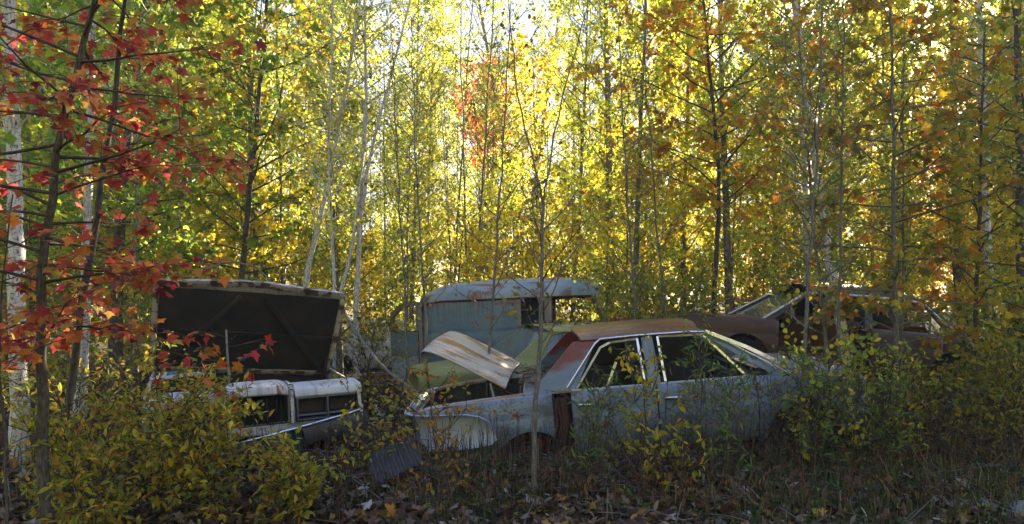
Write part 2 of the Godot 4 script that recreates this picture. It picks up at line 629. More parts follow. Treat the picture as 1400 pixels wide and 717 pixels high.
var kinds := {}
var words := {
	lime = "tall slim yellow-green tree of the wood",
	gold = "golden yellow tree of the wood",
	olive = "dull olive-green tree of the wood",
	green = "green-leaved maple of the wood",
	orange = "slender orange maple of the wood",
	gold_low = "low golden plant of the thicket",
	lime_low = "thin yellow-green sapling of the thicket",
	olive_low = "low olive-green shrub of the thicket",
	pole = "thin nearly bare stem of the wood"}
var groups := {
	lime = "yellow-green trees of the wood", gold = "golden trees of the wood", olive = "olive-green trees of the wood", green = "green maples of the wood", orange = "orange maples of the wood",
	gold_low = "golden thicket behind the vehicles", lime_low = "yellow-green saplings behind the vehicles", olive_low = "olive shrubs behind the vehicles", pole = "bare sapling stems in the wood"}
var count := {}
func set_out(kind: String, at: Vector3, size: float) -> void:
	var n: int = count.get(kind, 0)
	count[kind] = n + 1
	var list: Array = kinds[kind]
	var turn := Vector3(rng.randf_range(-0.05, 0.05), rng.randf() * TAU, rng.randf_range(-0.05, 0.05))
	if n < list.size():
		var o: Node3D = list[n]
		o.position = at; o.rotation = turn; o.scale = Vector3.ONE * size
		o.set_meta("group", groups[kind])
		o.set_meta("label", words[kind] + zone(at))
	else:
		again(list[n % list.size()], words[kind] + zone(at), at, turn, size)

func zone(at: Vector3) -> String:
	var a := at.x / -at.z
	var far := ", deep in" if -at.z > 19.0 else ", near edge"
	if -at.z > 29.0: far = ", beyond the belt"
	if a < -0.6: return far + ", leftmost"
	if a < -0.45: return far + ", far left"
	if a < -0.26: return far + ", above the open bonnet"
	if a < -0.12: return far + ", left of the van"
	if a < 0.03: return far + ", above the van"
	if a < 0.18: return far + ", above the rusty roof's rear"
	if a < 0.32: return far + ", above the rusty roof's front"
	if a < 0.48: return far + ", above the brown hardtop"
	if a < 0.6: return far + ", far right"
	return far + ", rightmost"

func make_forest() -> void:
	shapes()
	# --- kinds of tree that fill the wood: one of each is built, then set out again and again
	kinds.lime = [proto("aspen_tree", 10.5, 0.075, M.grey_bark, 0, {pal = LIME, branches = 60, from = 0.22, reach = 1.9, up = 0.75, curl = 0.35, twigs = 8, leaves = 22, size = 0.068, spread = 0.16, shape = "oval", wide = 1.15, flat = 0.2}),
		proto("aspen_tree", 9.0, 0.06, M.grey_bark, 0, {pal = LIME, branches = 52, from = 0.12, reach = 1.5, up = 0.7, curl = 0.4, twigs = 8, leaves = 19, size = 0.068, spread = 0.16, shape = "cone", wide = 1.15, flat = 0.2})]
	kinds.gold = [proto("maple_tree", 8.5, 0.07, M.dark_bark, 2, {pal = GOLD, branches = 46, from = 0.14, reach = 2.0, up = 0.45, curl = 0.2, twigs = 8, leaves = 15, size = 0.089, spread = 0.13, shape = "oval", flat = 0.55, tiers = true}),
		proto("birch_tree", 9.5, 0.06, M.birch, 0, {pal = GOLD, branches = 56, from = 0.18, reach = 1.6, up = 0.7, curl = 0.1, twigs = 8, leaves = 20, size = 0.064, spread = 0.16, shape = "cone", wide = 1.2, flat = 0.25})]
	kinds.olive = [proto("birch_tree", 10.0, 0.065, M.birch, 0, {pal = OLIVE, branches = 58, from = 0.16, reach = 1.7, up = 0.72, curl = 0.1, twigs = 8, leaves = 19, size = 0.068, spread = 0.16, shape = "oval", wide = 1.2, flat = 0.3}),
		proto("aspen_tree", 8.5, 0.06, M.dark_bark, 0, {pal = OLIVE, branches = 54, from = 0.1, reach = 1.5, up = 0.65, curl = 0.3, twigs = 8, leaves = 19, size = 0.072, spread = 0.16, shape = "cone", wide = 1.15, flat = 0.3})]
	kinds.green = [proto("maple_tree", 9.0, 0.08, M.dark_bark, 2, {pal = GREEN, branches = 50, from = 0.1, reach = 2.1, up = 0.45, curl = 0.15, twigs = 8, leaves = 16, size = 0.096, spread = 0.13, shape = "oval", flat = 0.6, tiers = true})]
	kinds.orange = [proto("maple_tree", 8.0, 0.055, M.dark_bark, 2, {pal = ORANGE, branches = 44, from = 0.12, reach = 1.7, up = 0.5, curl = 0.2, twigs = 7, leaves = 14, size = 0.089, spread = 0.13, shape = "oval", flat = 0.55, tiers = true})]
	kinds.gold_low = [proto("maple_sapling", 3.4, 0.022, M.dark_bark, 2, {pal = GOLD, branches = 24, from = 0.1, reach = 1.1, up = 0.6, curl = 0.1, twigs = 6, leaves = 14, size = 0.074, spread = 0.12, shape = "oval", flat = 0.5}, "sapling"),
		proto("hazel_shrub", 2.6, 0.018, M.twig, 3, {pal = GOLD, branches = 26, from = 0.03, reach = 1.2, up = 0.85, curl = 0.0, twigs = 6, leaves = 15, size = 0.060, spread = 0.13, shape = "fan", flat = 0.4}, "shrub")]
	kinds.lime_low = [proto("aspen_sapling", 4.2, 0.022, M.grey_bark, 3, {pal = LIME, branches = 28, from = 0.08, reach = 0.9, up = 0.8, curl = 0.2, twigs = 6, leaves = 14, size = 0.064, spread = 0.13, shape = "oval", flat = 0.3}, "sapling")]
	kinds.olive_low = [proto("alder_shrub", 2.8, 0.02, M.twig, 3, {pal = OLIVE, branches = 28, from = 0.03, reach = 1.2, up = 0.85, curl = 0.0, twigs = 6, leaves = 15, size = 0.064, spread = 0.14, shape = "fan", flat = 0.4}, "shrub")]
	kinds.pole = [proto("bare_sapling", 6.0, 0.022, M.grey_bark, 0, {pal = OLIVE, branches = 22, from = 0.15, reach = 1.0, up = 0.85, curl = 0.2, twigs = 5, leaves = 2, size = 0.048, spread = 0.08, shape = "cone", flat = 0.3}, "sapling")]

	# --- the belt of trees: rows from 13 to 32 m; which kind depends on where it stands
	for row in 6:
		var d := 13.0 + row * 2.2
		var step := 1.7 + row * 0.14
		var x := -0.85 * d + rng.randf() * step
		while x < 0.85 * d:
			var dd := d + rng.randf_range(-0.9, 0.9)
			var a := x / dd                        # how far to the side it is seen
			var xx := x + rng.randf_range(-0.4, 0.4)
			x += step * rng.randf_range(0.75, 1.35)
			var gap := a > -0.12 and a < 0.0      # the sky shows here
			if gap and dd < 20.0: continue
			if a > -0.13 and a < 0.16 and dd < 16.0: continue
			var kind := "lime"
			var w := rng.randf()
			if a < -0.33: kind = "green" if w < 0.3 else ("olive" if w < 0.5 else ("lime" if w < 0.8 else "gold"))
			elif a < -0.1: kind = "lime" if w < 0.55 else ("olive" if w < 0.7 else "gold")
			elif a < 0.28: kind = "lime" if w < 0.62 else "gold"
			elif a < 0.42: kind = "gold" if w < 0.28 else ("lime" if w < 0.65 else ("orange" if w < 0.8 else "olive"))
			else: kind = "olive" if w < 0.45 else ("lime" if w < 0.75 else ("gold" if w < 0.85 else "orange"))
			set_out(kind, Vector3(xx, ground_height(xx, -dd) - 0.05, -dd), rng.randf_range(0.8, 1.25) * (0.8 if gap else 1.0))
	# --- thicket
	for row in 6:
		var d := 11.8 + row * 2.4
		var step := 1.05 + row * 0.12
		var x := -0.82 * d + rng.randf() * step
		while x < 0.82 * d:
			var dd := d + rng.randf_range(-0.9, 0.9)
			var a := x / dd
			var xx := x + rng.randf_range(-0.3, 0.3)
			x += step * rng.randf_range(0.7, 1.4)
			if dd < 13.5 and a > -0.30 and a < 0.15: continue     # the van stands here
			if dd < 12.8 and a > 0.15: continue
			var w := rng.randf()
			var kind := "gold_low" if w < 0.5 else ("lime_low" if w < 0.72 else ("olive_low" if w < 0.85 else "pole"))
			if a < -0.3 or a > 0.38: kind = "gold_low" if w < 0.22 else ("lime_low" if w < 0.45 else ("olive_low" if w < 0.82 else "pole"))
			set_out(kind, Vector3(xx, ground_height(xx, -dd) - 0.05, -dd), rng.randf_range(0.7, 1.3))
	# --- a few airy trees in the bright gap
	for q in [[-2.5, 20.5, 0.95], [-2.9, 26.5, 1.1], [-1.9, 28.5, 1.0]]:
		set_out("lime", Vector3(q[0], ground_height(q[0], -q[1]) - 0.05, -q[1]), q[2])
	# --- denser at both sides
	for k in 15:
		var right := k < 9
		var d := rng.randf_range(14.0, 29.0)
		var x := d * (rng.randf_range(0.40, 0.85) if right else rng.randf_range(-0.8, -0.36))
		set_out(["olive", "olive", "orange"][k % 3] if right else ["green", "olive"][k % 2], Vector3(x, ground_height(x, -d) - 0.05, -d), rng.randf_range(0.9, 1.3))
	# --- bare stems among the trees
	for k in 44:
		var d := rng.randf_range(12.6, 24.0)
		var x := rng.randf_range(-0.72, 0.74) * d
		if d < 14.2 and x / d > -0.3 and x / d < 0.16: continue
		set_out("pole", Vector3(x, ground_height(x, -d) - 0.05, -d), rng.randf_range(0.9, 1.6))
	# --- beyond the belt
	for k in 70:
		var d := rng.randf_range(30.0, 58.0)
		var x := rng.randf_range(-0.8, 0.8) * d
		if k % 5:
			set_out(["gold_low", "lime_low", "gold_low"][k % 3], Vector3(x, ground_height(x, -d) - 0.1, -d), rng.randf_range(0.9, 1.5))
			continue
		if x > 6.0: continue
		set_out(["gold", "lime", "gold", "orange"][k % 4], Vector3(x, ground_height(x, -d) - 0.1, -d), rng.randf_range(0.6, 0.95))
	# --- the wood goes on behind the viewpoint and closes in at both sides: it keeps the low sky off the cars
	for k in 84:
		var a := rng.randf_range(-0.15, PI + 0.15)
		var r := rng.randf_range(7.5, 13.0)
		var x := cos(a) * r * 1.25
		var z := sin(a) * r * 0.95 + 1.0
		if z < 0.0 and absf(x) < -z * 0.9 + 2.5: continue
		var o := again(kinds[["olive", "green", "lime", "olive"][k % 4]][0], "tree of the wood that closes in behind the viewpoint", Vector3(x, ground_height(x, z) - 0.05, z), Vector3(0, rng.randf() * TAU, 0), rng.randf_range(0.85, 1.2))
		o.set_meta("group", "trees behind the viewpoint")

# ------------------------------------------------------------------ car paint
# One picture for each car: the upper half is its side (x along, y up to 1.7 m), the lower half its top (x along, z across 2.2 m).
func paint(kind: String, size: int, sd: int) -> StandardMaterial3D:
	var im := Image.create(size, size, false, Image.FORMAT_RGB8)
	var na := noise(1.0, sd, 5); var nb := noise(1.0, sd + 1, 3); var nf := noise(1.0, sd + 2, 2)
	var half := size / 2
	for j in size:
		var top := j >= half
		var b := (1.0 - float(j) / half) * 1.7 if not top else (float(j - half) / half - 0.5) * 2.2
		for k in size:
			var x := (float(k) / size - 0.5) * 5.4
			var n := na.get_noise_2d(x * 1.5, b * 2.6 + (40.0 if top else 0.0))       # patches
			var s := nb.get_noise_2d(x * 0.7, b * 13.0 + (20.0 if top else 0.0))      # streaks along the car
			var r := nb.get_noise_2d(x * 16.0, b * 0.7 + 70.0)                        # runs down the side
			var f := nf.get_noise_2d(x * 26.0, b * 26.0)                              # speckle
			var rust := Color(0.13, 0.05, 0.025).lerp(Color(0.24, 0.095, 0.035), clampf(f + 0.45, 0, 1)).lerp(Color(0.05, 0.022, 0.016), clampf(s * 1.3, 0, 1))
			var c: Color
			match kind:
				"sedan":
					c = Color(0.125, 0.18, 0.245).lerp(Color(0.175, 0.24, 0.31), clampf(n * 1.3 + 0.3, 0, 1))
					c = c.lerp(Color(0.19, 0.22, 0.25), clampf(f * 0.7, 0, 1) * 0.5)
					if top and x > -1.1 and x < 0.75:                                   # roof: bare rusty primer
						var red := Color(0.125, 0.036, 0.027).lerp(Color(0.15, 0.068, 0.036), clampf(n * 2.0 + 0.35, 0, 1)).lerp(Color(0.24, 0.19, 0.10), clampf((f + s - 0.35) * 2.0, 0, 0.6))
						c = red
					elif top and x <= -1.45:                                            # boot lid: worn pale paint, red streaks
						c = Color(0.40, 0.37, 0.34).lerp(Color(0.50, 0.49, 0.47), clampf(f + 0.3, 0, 1))
						c = c.lerp(Color(0.27, 0.085, 0.055), clampf((nb.get_noise_2d(x * 0.9, b * 6.0 + 9.0) + 0.6 * n + f * 0.15 - 0.10) * 2.8, 0, 0.85))
						c = c.lerp(rust, clampf((n + f * 0.4 - 0.22) * 4.0, 0, 1))
					elif not top and b > 0.94:
						var edge := n * 0.5 + (b - 1.17) * 2.4 + (-0.75 - x) * 0.55
						c = c.lerp(Color(0.16, 0.045, 0.032), clampf(edge * 5.0, 0, 1)) if x < -0.5 else c
					else:
						var line := absf(b - 0.885) < 0.035 and not top and x < -0.9
						c = c.lerp(rust, clampf((n + f * 0.35 - (0.12 if line else 0.52)) * 7.0, 0, 1))
						var dirt := na.get_noise_2d(x * 2.3 + 31.0, b * 2.3 + 11.0) + f * 0.55
						c = c.lerp(Color(0.085, 0.066, 0.05), clampf((dirt - 0.08) * 1.6, 0, 0.6))
						c = c.lerp(Color(0.13, 0.075, 0.05), clampf((r + f * 0.3 - 0.22) * 2.5, 0, 0.6))
				"white":
					c = Color(0.50, 0.51, 0.51).lerp(Color(0.62, 0.62, 0.60), clampf(n + 0.4, 0, 1))
					c = c.lerp(rust, clampf((n + f * 0.5 - 0.34) * 8.0, 0, 1)).lerp(Color(0.22, 0.20, 0.16), clampf((s - 0.1) * 1.2, 0, 0.55))
				"van":
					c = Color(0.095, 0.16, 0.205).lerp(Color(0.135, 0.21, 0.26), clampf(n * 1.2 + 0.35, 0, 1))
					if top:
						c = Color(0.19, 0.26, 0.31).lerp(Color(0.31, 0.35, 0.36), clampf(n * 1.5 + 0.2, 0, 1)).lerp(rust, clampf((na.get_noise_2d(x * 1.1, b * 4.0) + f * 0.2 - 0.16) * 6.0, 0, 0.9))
					else:
						var fall := clampf((b - 1.30 - r * 0.30) * 3.0, 0, 1)                 # rust runs that start at the gutter
						c = c.lerp(Color(0.115, 0.055, 0.03), clampf((r + 0.02) * 3.2, 0, 1) * fall * 0.85)
						c = c.lerp(rust, clampf((n + f * 0.4 - 0.42) * 8.0, 0, 1))
						if b > 1.65: c = c.lerp(rust, clampf((f + n - 0.1) * 3.0, 0, 0.8))
				"green":
					c = Color(0.21, 0.24, 0.07).lerp(Color(0.28, 0.30, 0.11), clampf(n + 0.4, 0, 1)).lerp(Color(0.13, 0.13, 0.06), clampf((s + f - 0.15) * 1.4, 0, 0.7 if top else 0.4))
					c = c.lerp(rust, clampf((n + f * 0.5 - 0.45) * 8.0, 0, 1))
				"dark":
					c = Color(0.075, 0.05, 0.042).lerp(Color(0.115, 0.062, 0.048), clampf(n * 1.5 + 0.3, 0, 1))
					if top and x > 0.75: c = Color(0.13, 0.052, 0.042).lerp(Color(0.085, 0.035, 0.03), clampf(n * 2 + 0.4, 0, 1)).lerp(Color(0.24, 0.21, 0.19), clampf((s + f * 0.5 - 0.35) * 3.0, 0, 0.7))
					elif (top or b > 0.98): c = Color(0.045, 0.042, 0.030).lerp(Color(0.085, 0.08, 0.05), clampf(n + f * 0.6 + 0.2, 0, 1))
				"red":
					c = Color(0.26, 0.022, 0.03).lerp(Color(0.34, 0.05, 0.045), clampf(n + 0.4, 0, 1)).lerp(rust, clampf((n + f * 0.5 - 0.4) * 8.0, 0, 1))
				_:
					c = Color(0.42, 0.46, 0.50).lerp(Color(0.55, 0.57, 0.58), clampf(n + 0.4, 0, 1)).lerp(rust, clampf((n + f * 0.5 - 0.36) * 8.0, 0, 1))
			im.set_pixel(k, j, c.linear_to_srgb())
	var m := StandardMaterial3D.new()
	m.albedo_texture = ImageTexture.create_from_image(im)
	m.roughness = 0.46
	m.metallic_specular = 0.45
	m.normal_enabled = true
	m.normal_texture = dent_map()
	m.normal_scale = 0.35
	return m

var dents: NoiseTexture2D
func dent_map() -> NoiseTexture2D:
	if dents == null:
		dents = plain_tex(0.012, 404, 512)
		dents.as_normal_map = true
		dents.bump_strength = 6.0
	return dents

# ------------------------------------------------------------------ car body shapes: x forward, y up, z to the car's right
func uv_side(x: float, y: float) -> Vector2:
	return Vector2(x / 5.4 + 0.5, 0.5 * (1.0 - clampf(y, 0.0, 1.7) / 1.7))
func uv_top(x: float, z: float) -> Vector2:
	return Vector2(x / 5.4 + 0.5, 0.5 + 0.5 * clampf(z / 2.2 + 0.5, 0.005, 0.995))

func side_z(s: Dictionary, x: float, y: float) -> float:
	var t := clampf((y - s.sill) / maxf(soft(s.sh, x) - s.sill, 0.05), 0, 1)
	return soft(s.w, x) * curve(s.prof, t)

func low_edge(s: Dictionary, x: float) -> float:
	var y: float = s.sill
	for a in s.arches:
		var q: float = a[2] * a[2] - (x - a[0]) * (x - a[0])
		if q > 0.0: y = maxf(y, a[1] + sqrt(q))
	return y

# outer skin of one side between two stations, with folded edges
func skin(g: Geo, s: Dictionary, x0: float, x1: float, side: float, lo := -9.0, hi := 9.0, out := 0.0) -> void:
	var n := maxi(2, int(ceil((x1 - x0) / 0.045)))
	var ts := PackedFloat32Array()
	for q in s.prof: ts.append(q[0])
	var rows := ts.size()
	var p := PackedVector3Array(); var u := PackedVector2Array()
	var cols := rows + 2
	for k in range(-1, n + 2):
		var x := lerpf(x0, x1, clampf(float(k) / n, 0, 1))
		var fold := 0.03 if (k < 0 or k > n) else 0.0
		var top := soft(s.sh, x)
		var bottom := maxf(low_edge(s, x), lo)
		for r in range(-1, rows + 1):
			var t := ts[clampi(r, 0, rows - 1)]
			var y := minf(clampf(s.sill + t * (top - s.sill), bottom, top), hi)
			var z := side_z(s, x, y) + out - fold
			if r < 0: z -= 0.035
			if r >= rows: z -= 0.02
			p.append(Vector3(x, y, z * side)); u.append(uv_side(x, y))
	g.sheet(p, u, cols)

# top sheet (bonnet, boot lid, cowl) between stations, from z0 to z1, bowed by crown
func deck(g: Geo, s: Dictionary, x0: float, x1: float, z0: float, z1: float, crown: float, lip := 0.025) -> void:
	var n := maxi(3, int(ceil((x1 - x0) / 0.08)))
	var nz := 14
	var p := PackedVector3Array(); var u := PackedVector2Array()
	for k in range(-1, n + 2):
		var x := lerpf(x0, x1, clampf(float(k) / n, 0, 1))
		var w := side_z(s, x, 9.0)
		for q in range(-1, nz + 2):
			var f := clampf(float(q) / nz, 0, 1)
			var z := clampf(lerpf(z0, z1, f), -w, w)
			var y := soft(s.sh, x) + crown * (1.0 - (z / w) * (z / w)) + 0.002
			if k < 0 or k > n or q < 0 or q > nz: y -= lip
			p.append(Vector3(x, y, z)); u.append(uv_top(x, z))
	g.sheet(p, u, nz + 3)

func wheel(car: Node3D, at: Vector3, r: float, flat := 0.0) -> void:
	var t := Transform3D(Basis(Vector3.RIGHT, PI / 2), at)
	var g := Geo.new()
	g.lathe(t, PackedVector2Array([Vector2(r * 0.62, -0.08), Vector2(r * 0.8, -0.10), Vector2(r * 0.95, -0.085), Vector2(r, -0.05), Vector2(r, 0.05), Vector2(r * 0.95, 0.085), Vector2(r * 0.8, 0.10), Vector2(r * 0.62, 0.08)]), 28)
	var w := part(car, "wheel", g, M.rubber)
	var h := Geo.new()
	h.lathe(t, PackedVector2Array([Vector2(0.0, 0.05), Vector2(r * 0.2, 0.05), Vector2(r * 0.24, 0.03), Vector2(r * 0.5, 0.02), Vector2(r * 0.56, 0.07), Vector2(r * 0.63, 0.08), Vector2(r * 0.63, -0.08), Vector2(r * 0.55, -0.07), Vector2(r * 0.5, -0.02), Vector2(0.0, -0.03)]), 24)
	part(w, "rim", h, M.rusty)

# bumper blade swept along plan points (x, z) with a bulging section
func blade(g: Geo, plan: PackedVector2Array, y0_: float, y1_: float, bulge: float, flip := 1.0, ends := []) -> void:
	var p := PackedVector3Array(); var u := PackedVector2Array()
	var n := 8
	for k in plan.size():
		var a := plan[maxi(k - 1, 0)]; var b := plan[mini(k + 1, plan.size() - 1)]
		var d := (b - a).normalized()
		var nrm := Vector2(-d.y, d.x) * flip
		var y0 := y0_; var y1 := y1_
		if k < ends.size():
			y0 = ends[k][0]; y1 = ends[k][1]
		for q in n + 3:
			var f := clampf(float(q - 1) / n, 0, 1)
			var o := bulge * sin(PI * f) if q > 0 and q < n + 2 else -0.05
			var xz := plan[k] + nrm * o
			p.append(Vector3(xz.x, lerpf(y0, y1, f), xz.y)); u.append(uv_side(xz.x, lerpf(y0, y1, f)))
	g.sheet(p, u, n + 3)

func gz(s: Dictionary, y: float) -> float:
	return lerpf(s.zb, s.zr, clampf((y - s.belt) / (s.drip - s.belt), 0, 1))
func gp(s: Dictionary, x: float, y: float, side: float, out := 0.0) -> Vector3:
	return Vector3(x, y, (gz(s, y) + out) * side)

func roof_sheet(g: Geo, s: Dictionary, thick := true) -> void:
	var nx := 22; var nz := 20
	for layer in ([0.0, -0.03] if thick else [0.0]):
		var p := PackedVector3Array(); var u := PackedVector2Array()
		for k in nx + 1:
			var a := float(k) / nx
			var x := lerpf(s.xr1, s.xf1, a)
			for q in nz + 1:
				var b := (float(q) / nz - 0.5) * 2.0
				b = signf(b) * pow(absf(b), 0.8)
				var e := 1.0 - pow(absf(b), 3.2)
				var y: float = s.drip + 0.012 + s.rise * e * (0.55 + 0.45 * pow(sin(PI * clampf(a * 0.9 + 0.05, 0, 1)), 0.7)) + layer * (1.0 if e > 0.0 else 0.2)
				p.append(Vector3(x - (0.05 * b * b if a > 0.9 else 0.0) + (0.06 * b * b if a < 0.1 else 0.0), y, b * (s.zr + 0.012))); u.append(uv_top(x, b * s.zr))
		g.sheet(p, u, nz + 1)

func side_plate(car: Node3D, called: String, s: Dictionary, pts: Array, side: float, m: Material, thick := 0.05) -> MeshInstance3D:
	var poly := PackedVector3Array(); var uvs := PackedVector2Array()
	for q in pts:
		poly.append(gp(s, q[0], q[1], side)); uvs.append(uv_side(q[0], q[1]))
	if side < 0:
		poly.reverse(); uvs.reverse()
	var g := Geo.new()
	g.plate(poly, Vector3(0, 0, side), thick, uvs)
	return part(car, called, g, m, false)

func frame_loop(g: Geo, s: Dictionary, pts: Array, side: float, w := 0.022, out := 0.006) -> void:
	for k in pts.size() - 1:
		g.beam(PackedVector3Array([gp(s, pts[k][0], pts[k][1], side, out), gp(s, pts[k + 1][0], pts[k + 1][1], side, out)]), Vector3(0, 0, 1), 0.02, w)

func seat(car: Node3D, x: float, z: float, w: float, m: Material) -> void:
	var g := Geo.new()
	g.box(Transform3D(Basis(), Vector3(x, 0.48, z)), Vector3(0.55, 0.2, w), 0.06)
	var o := part(car, "seat", g, m)
	var b := Geo.new()
	b.box(Transform3D(Basis(Vector3(0, 0, 1), 0.25), Vector3(x - 0.30, 0.74, z)), Vector3(0.16, 0.55, w), 0.06)
	part(o, "backrest", b, m)

func cabin(car: Node3D, s: Dictionary, trim: Material, gone_floor := false) -> void:
	var g := Geo.new()
	g.box(Transform3D(Basis(), Vector3((s.xr0 + s.xf0) * 0.5, 0.30, 0)), Vector3(s.xf0 - s.xr0 + 0.5, 0.06, 1.62), 0.01)
	part(car, "floor_pan", g, M.dark_metal)
	var d := Geo.new()
	d.box(Transform3D(Basis(Vector3(0, 0, 1), -0.2), Vector3(s.xf0 - 0.16, 0.86, 0)), Vector3(0.30, 0.20, 1.48), 0.05)
	part(car, "dashboard", d, M.dark_trim)
	seat(car, 0.25, 0.0, 1.35, trim)
	seat(car, -0.75, 0.0, 1.35, trim)
	var w := Geo.new()
	var ring := PackedVector3Array(); var rr := PackedFloat32Array()
	var wb := Transform3D(Basis(Vector3(0, 0, 1), 0.55), Vector3(s.xf0 - 0.48, 0.90, -0.36))
	for k in 25:
		ring.append(wb * Vector3(0, cos(TAU * k / 24) * 0.2, sin(TAU * k / 24) * 0.2)); rr.append(0.013)
	w.tube(ring, rr, 6, false)
	w.tube(PackedVector3Array([wb * Vector3(0, 0, -0.2), wb * Vector3(0.03, 0, 0), wb * Vector3(0, 0, 0.2)]), PackedFloat32Array([0.012, 0.02, 0.012]), 5, false)
	part(car, "steering_wheel", w, M.dark_trim)

# the whole of an ordinary four-door car; opt switches parts off
func sedan(car: Node3D, s: Dictionary, m: Material, trim: Material, opt := {}) -> void:
	var nose: float = s.sh[-1][0]; var tail: float = s.sh[0][0]
	for side in [1.0, -1.0]:
		for q in [["front_fender", s.doors[2] + 0.006, nose], ["front_door", s.doors[1] + 0.008, s.doors[2] - 0.008], ["rear_door", s.doors[0] + 0.008, s.doors[1] - 0.008], ["quarter_panel", tail, s.doors[0] - 0.006 - (opt.get("gap", 0.0) if side > 0 else 0.0)]]:
			if opt.get("no_" + q[0], 0.0) == side: continue
			var g := Geo.new()
			skin(g, s, q[1], q[2], side)
			var o := part(car, q[0], g, m)
			if q[0].ends_with("door"):
				var h := Geo.new()
				var hx: float = q[1] + 0.13
				h.beam(PackedVector3Array([Vector3(hx - 0.07, s.belt - 0.13, side * (side_z(s, hx, s.belt - 0.13) + 0.02)), Vector3(hx + 0.08, s.belt - 0.13, side * (side_z(s, hx, s.belt - 0.13) + 0.022))]), Vector3(0, 0, 1), 0.018, 0.025)
				part(o, "handle", h, M.chrome)
	if not opt.get("no_bonnet", false):
		var g := Geo.new(); deck(g, s, s.xf0 + 0.06, nose - 0.02, -2.0, 2.0, 0.05); part(car, "bonnet", g, m)
	if not opt.get("no_boot", false):
		var g := Geo.new(); deck(g, s, tail + 0.02, s.xr0 - 0.06, -2.0, 2.0, 0.04); part(car, "boot_lid", g, m)
	var cw := Geo.new(); deck(cw, s, s.xf0 - 0.12, s.xf0 + 0.055, -2.0, 2.0, 0.04); part(car, "cowl", cw, m)
	var ps := Geo.new(); deck(ps, s, s.xr0 - 0.055, s.xr0 + 0.3, -0.8, 0.8, 0.02); part(car, "parcel_shelf", ps, m)
	# nose and tail faces
	for e in [[nose - 0.03, "grille_panel"], [tail + 0.03, "tail_panel"]]:
		var g := Geo.new()
		var w := side_z(s, e[0], 9.0)
		g.box(Transform3D(Basis(), Vector3(e[0], (s.sill + 0.12 + soft(s.sh, e[0])) * 0.5, 0)), Vector3(0.05, soft(s.sh, e[0]) - s.sill - 0.14, w * 2.0 - 0.02), 0.01)
		part(car, e[1], g, m)
		var b := Geo.new()
		var dx: float = signf(e[0]) * 0.08
		blade(b, PackedVector2Array([Vector2(e[0] - dx * 5.0, -w - 0.05), Vector2(e[0], -w - 0.03), Vector2(e[0] + dx, -w * 0.8), Vector2(e[0] + dx * 1.4, 0), Vector2(e[0] + dx, w * 0.8), Vector2(e[0], w + 0.03), Vector2(e[0] - dx * 5.0, w + 0.05)]), 0.42, 0.56, 0.03, -signf(dx))
		if not opt.get("no_bumpers", false): part(car, "bumper", b, M.chrome)
	var rg := Geo.new(); roof_sheet(rg, s); part(car, "roof", rg, m)
	for side in [1.0, -1.0]:
		side_plate(car, "rear_pillar", s, [[s.xr0, s.belt - 0.02], [s.xc0, s.belt - 0.02], [s.xc1, s.drip], [s.xr1 - 0.02, s.drip]], side, m)
		side_plate(car, "door_pillar", s, [[s.doors[1] - 0.05, s.belt - 0.02], [s.doors[1] + 0.06, s.belt - 0.02], [s.doors[1] + 0.03, s.drip], [s.doors[1] - 0.08, s.drip]], side, m, 0.06)
		side_plate(car, "windscreen_pillar", s, [[s.xf0 - 0.06, s.belt - 0.02], [s.xf0 + 0.05, s.belt - 0.02], [s.xf1 + 0.04, s.drip], [s.xf1 - 0.05, s.drip]], side, m, 0.05)
		var dr := Geo.new()
		var pts := PackedVector3Array(); var rr := PackedFloat32Array()
		for q in [[s.xf0 + 0.06, s.belt], [s.xf1 + 0.05, s.drip - 0.005], [s.xf1 - 0.15, s.drip + 0.012], [(s.xf1 + s.xr1) * 0.5, s.drip + 0.018], [s.xr1 + 0.25, s.drip + 0.010], [s.xc1 - 0.02, s.drip - 0.03], [s.xc0 - 0.07, s.belt + 0.03]]:
			pts.append(gp(s, q[0], q[1], side, 0.016)); rr.append(opt.get("gutter_size", 0.012))
		dr.tube(pts, rr, 6)
		part(car, "gutter_trim", dr, opt.get("gutter", M.chrome))
	if opt.get("glass", true):
		for e in [["windscreen", s.xf0, s.xf1], ["rear_window", s.xr0, s.xr1]]:
			var g := Geo.new()
			g.plate(PackedVector3Array([Vector3(e[1], s.belt, -s.zb + 0.06), Vector3(e[1], s.belt, s.zb - 0.06), Vector3(e[2], s.drip, s.zr - 0.03), Vector3(e[2], s.drip, -s.zr + 0.03)]), Vector3(signf(e[1]), 0, 0), 0.005)
			part(car, e[0], g, M.glass, false)
		for side in [1.0, -1.0]:
			for e in [["front_window", [[s.doors[1] + 0.07, s.belt], [s.xf0 - 0.08, s.belt], [s.xf1 - 0.05, s.drip - 0.01], [s.doors[1] + 0.04, s.drip - 0.01]]], ["rear_door_window", [[s.xc0, s.belt], [s.doors[1] - 0.06, s.belt], [s.doors[1] - 0.09, s.drip - 0.01], [s.xc1, s.drip - 0.02]]]]:
				if opt.get("near_glass_gone", 0.0) == side: continue
				side_plate(car, e[0], s, e[1], side, opt.get("far_glass", M.glass), 0.005)
	for a in s.arches:
		for side in [1.0, -1.0]:
			wheel(car, Vector3(a[0], 0.33, side * 0.76), 0.33)
	if not opt.get("no_underbody", false):
		var ub := Geo.new()
		ub.box(Transform3D(Basis(), Vector3((nose + tail) * 0.5, 0.40, 0)), Vector3(nose - tail - 0.4, 0.1, 1.2), 0.02)
		part(car, "underbody", ub, M.dark_metal)
	cabin(car, s, trim)

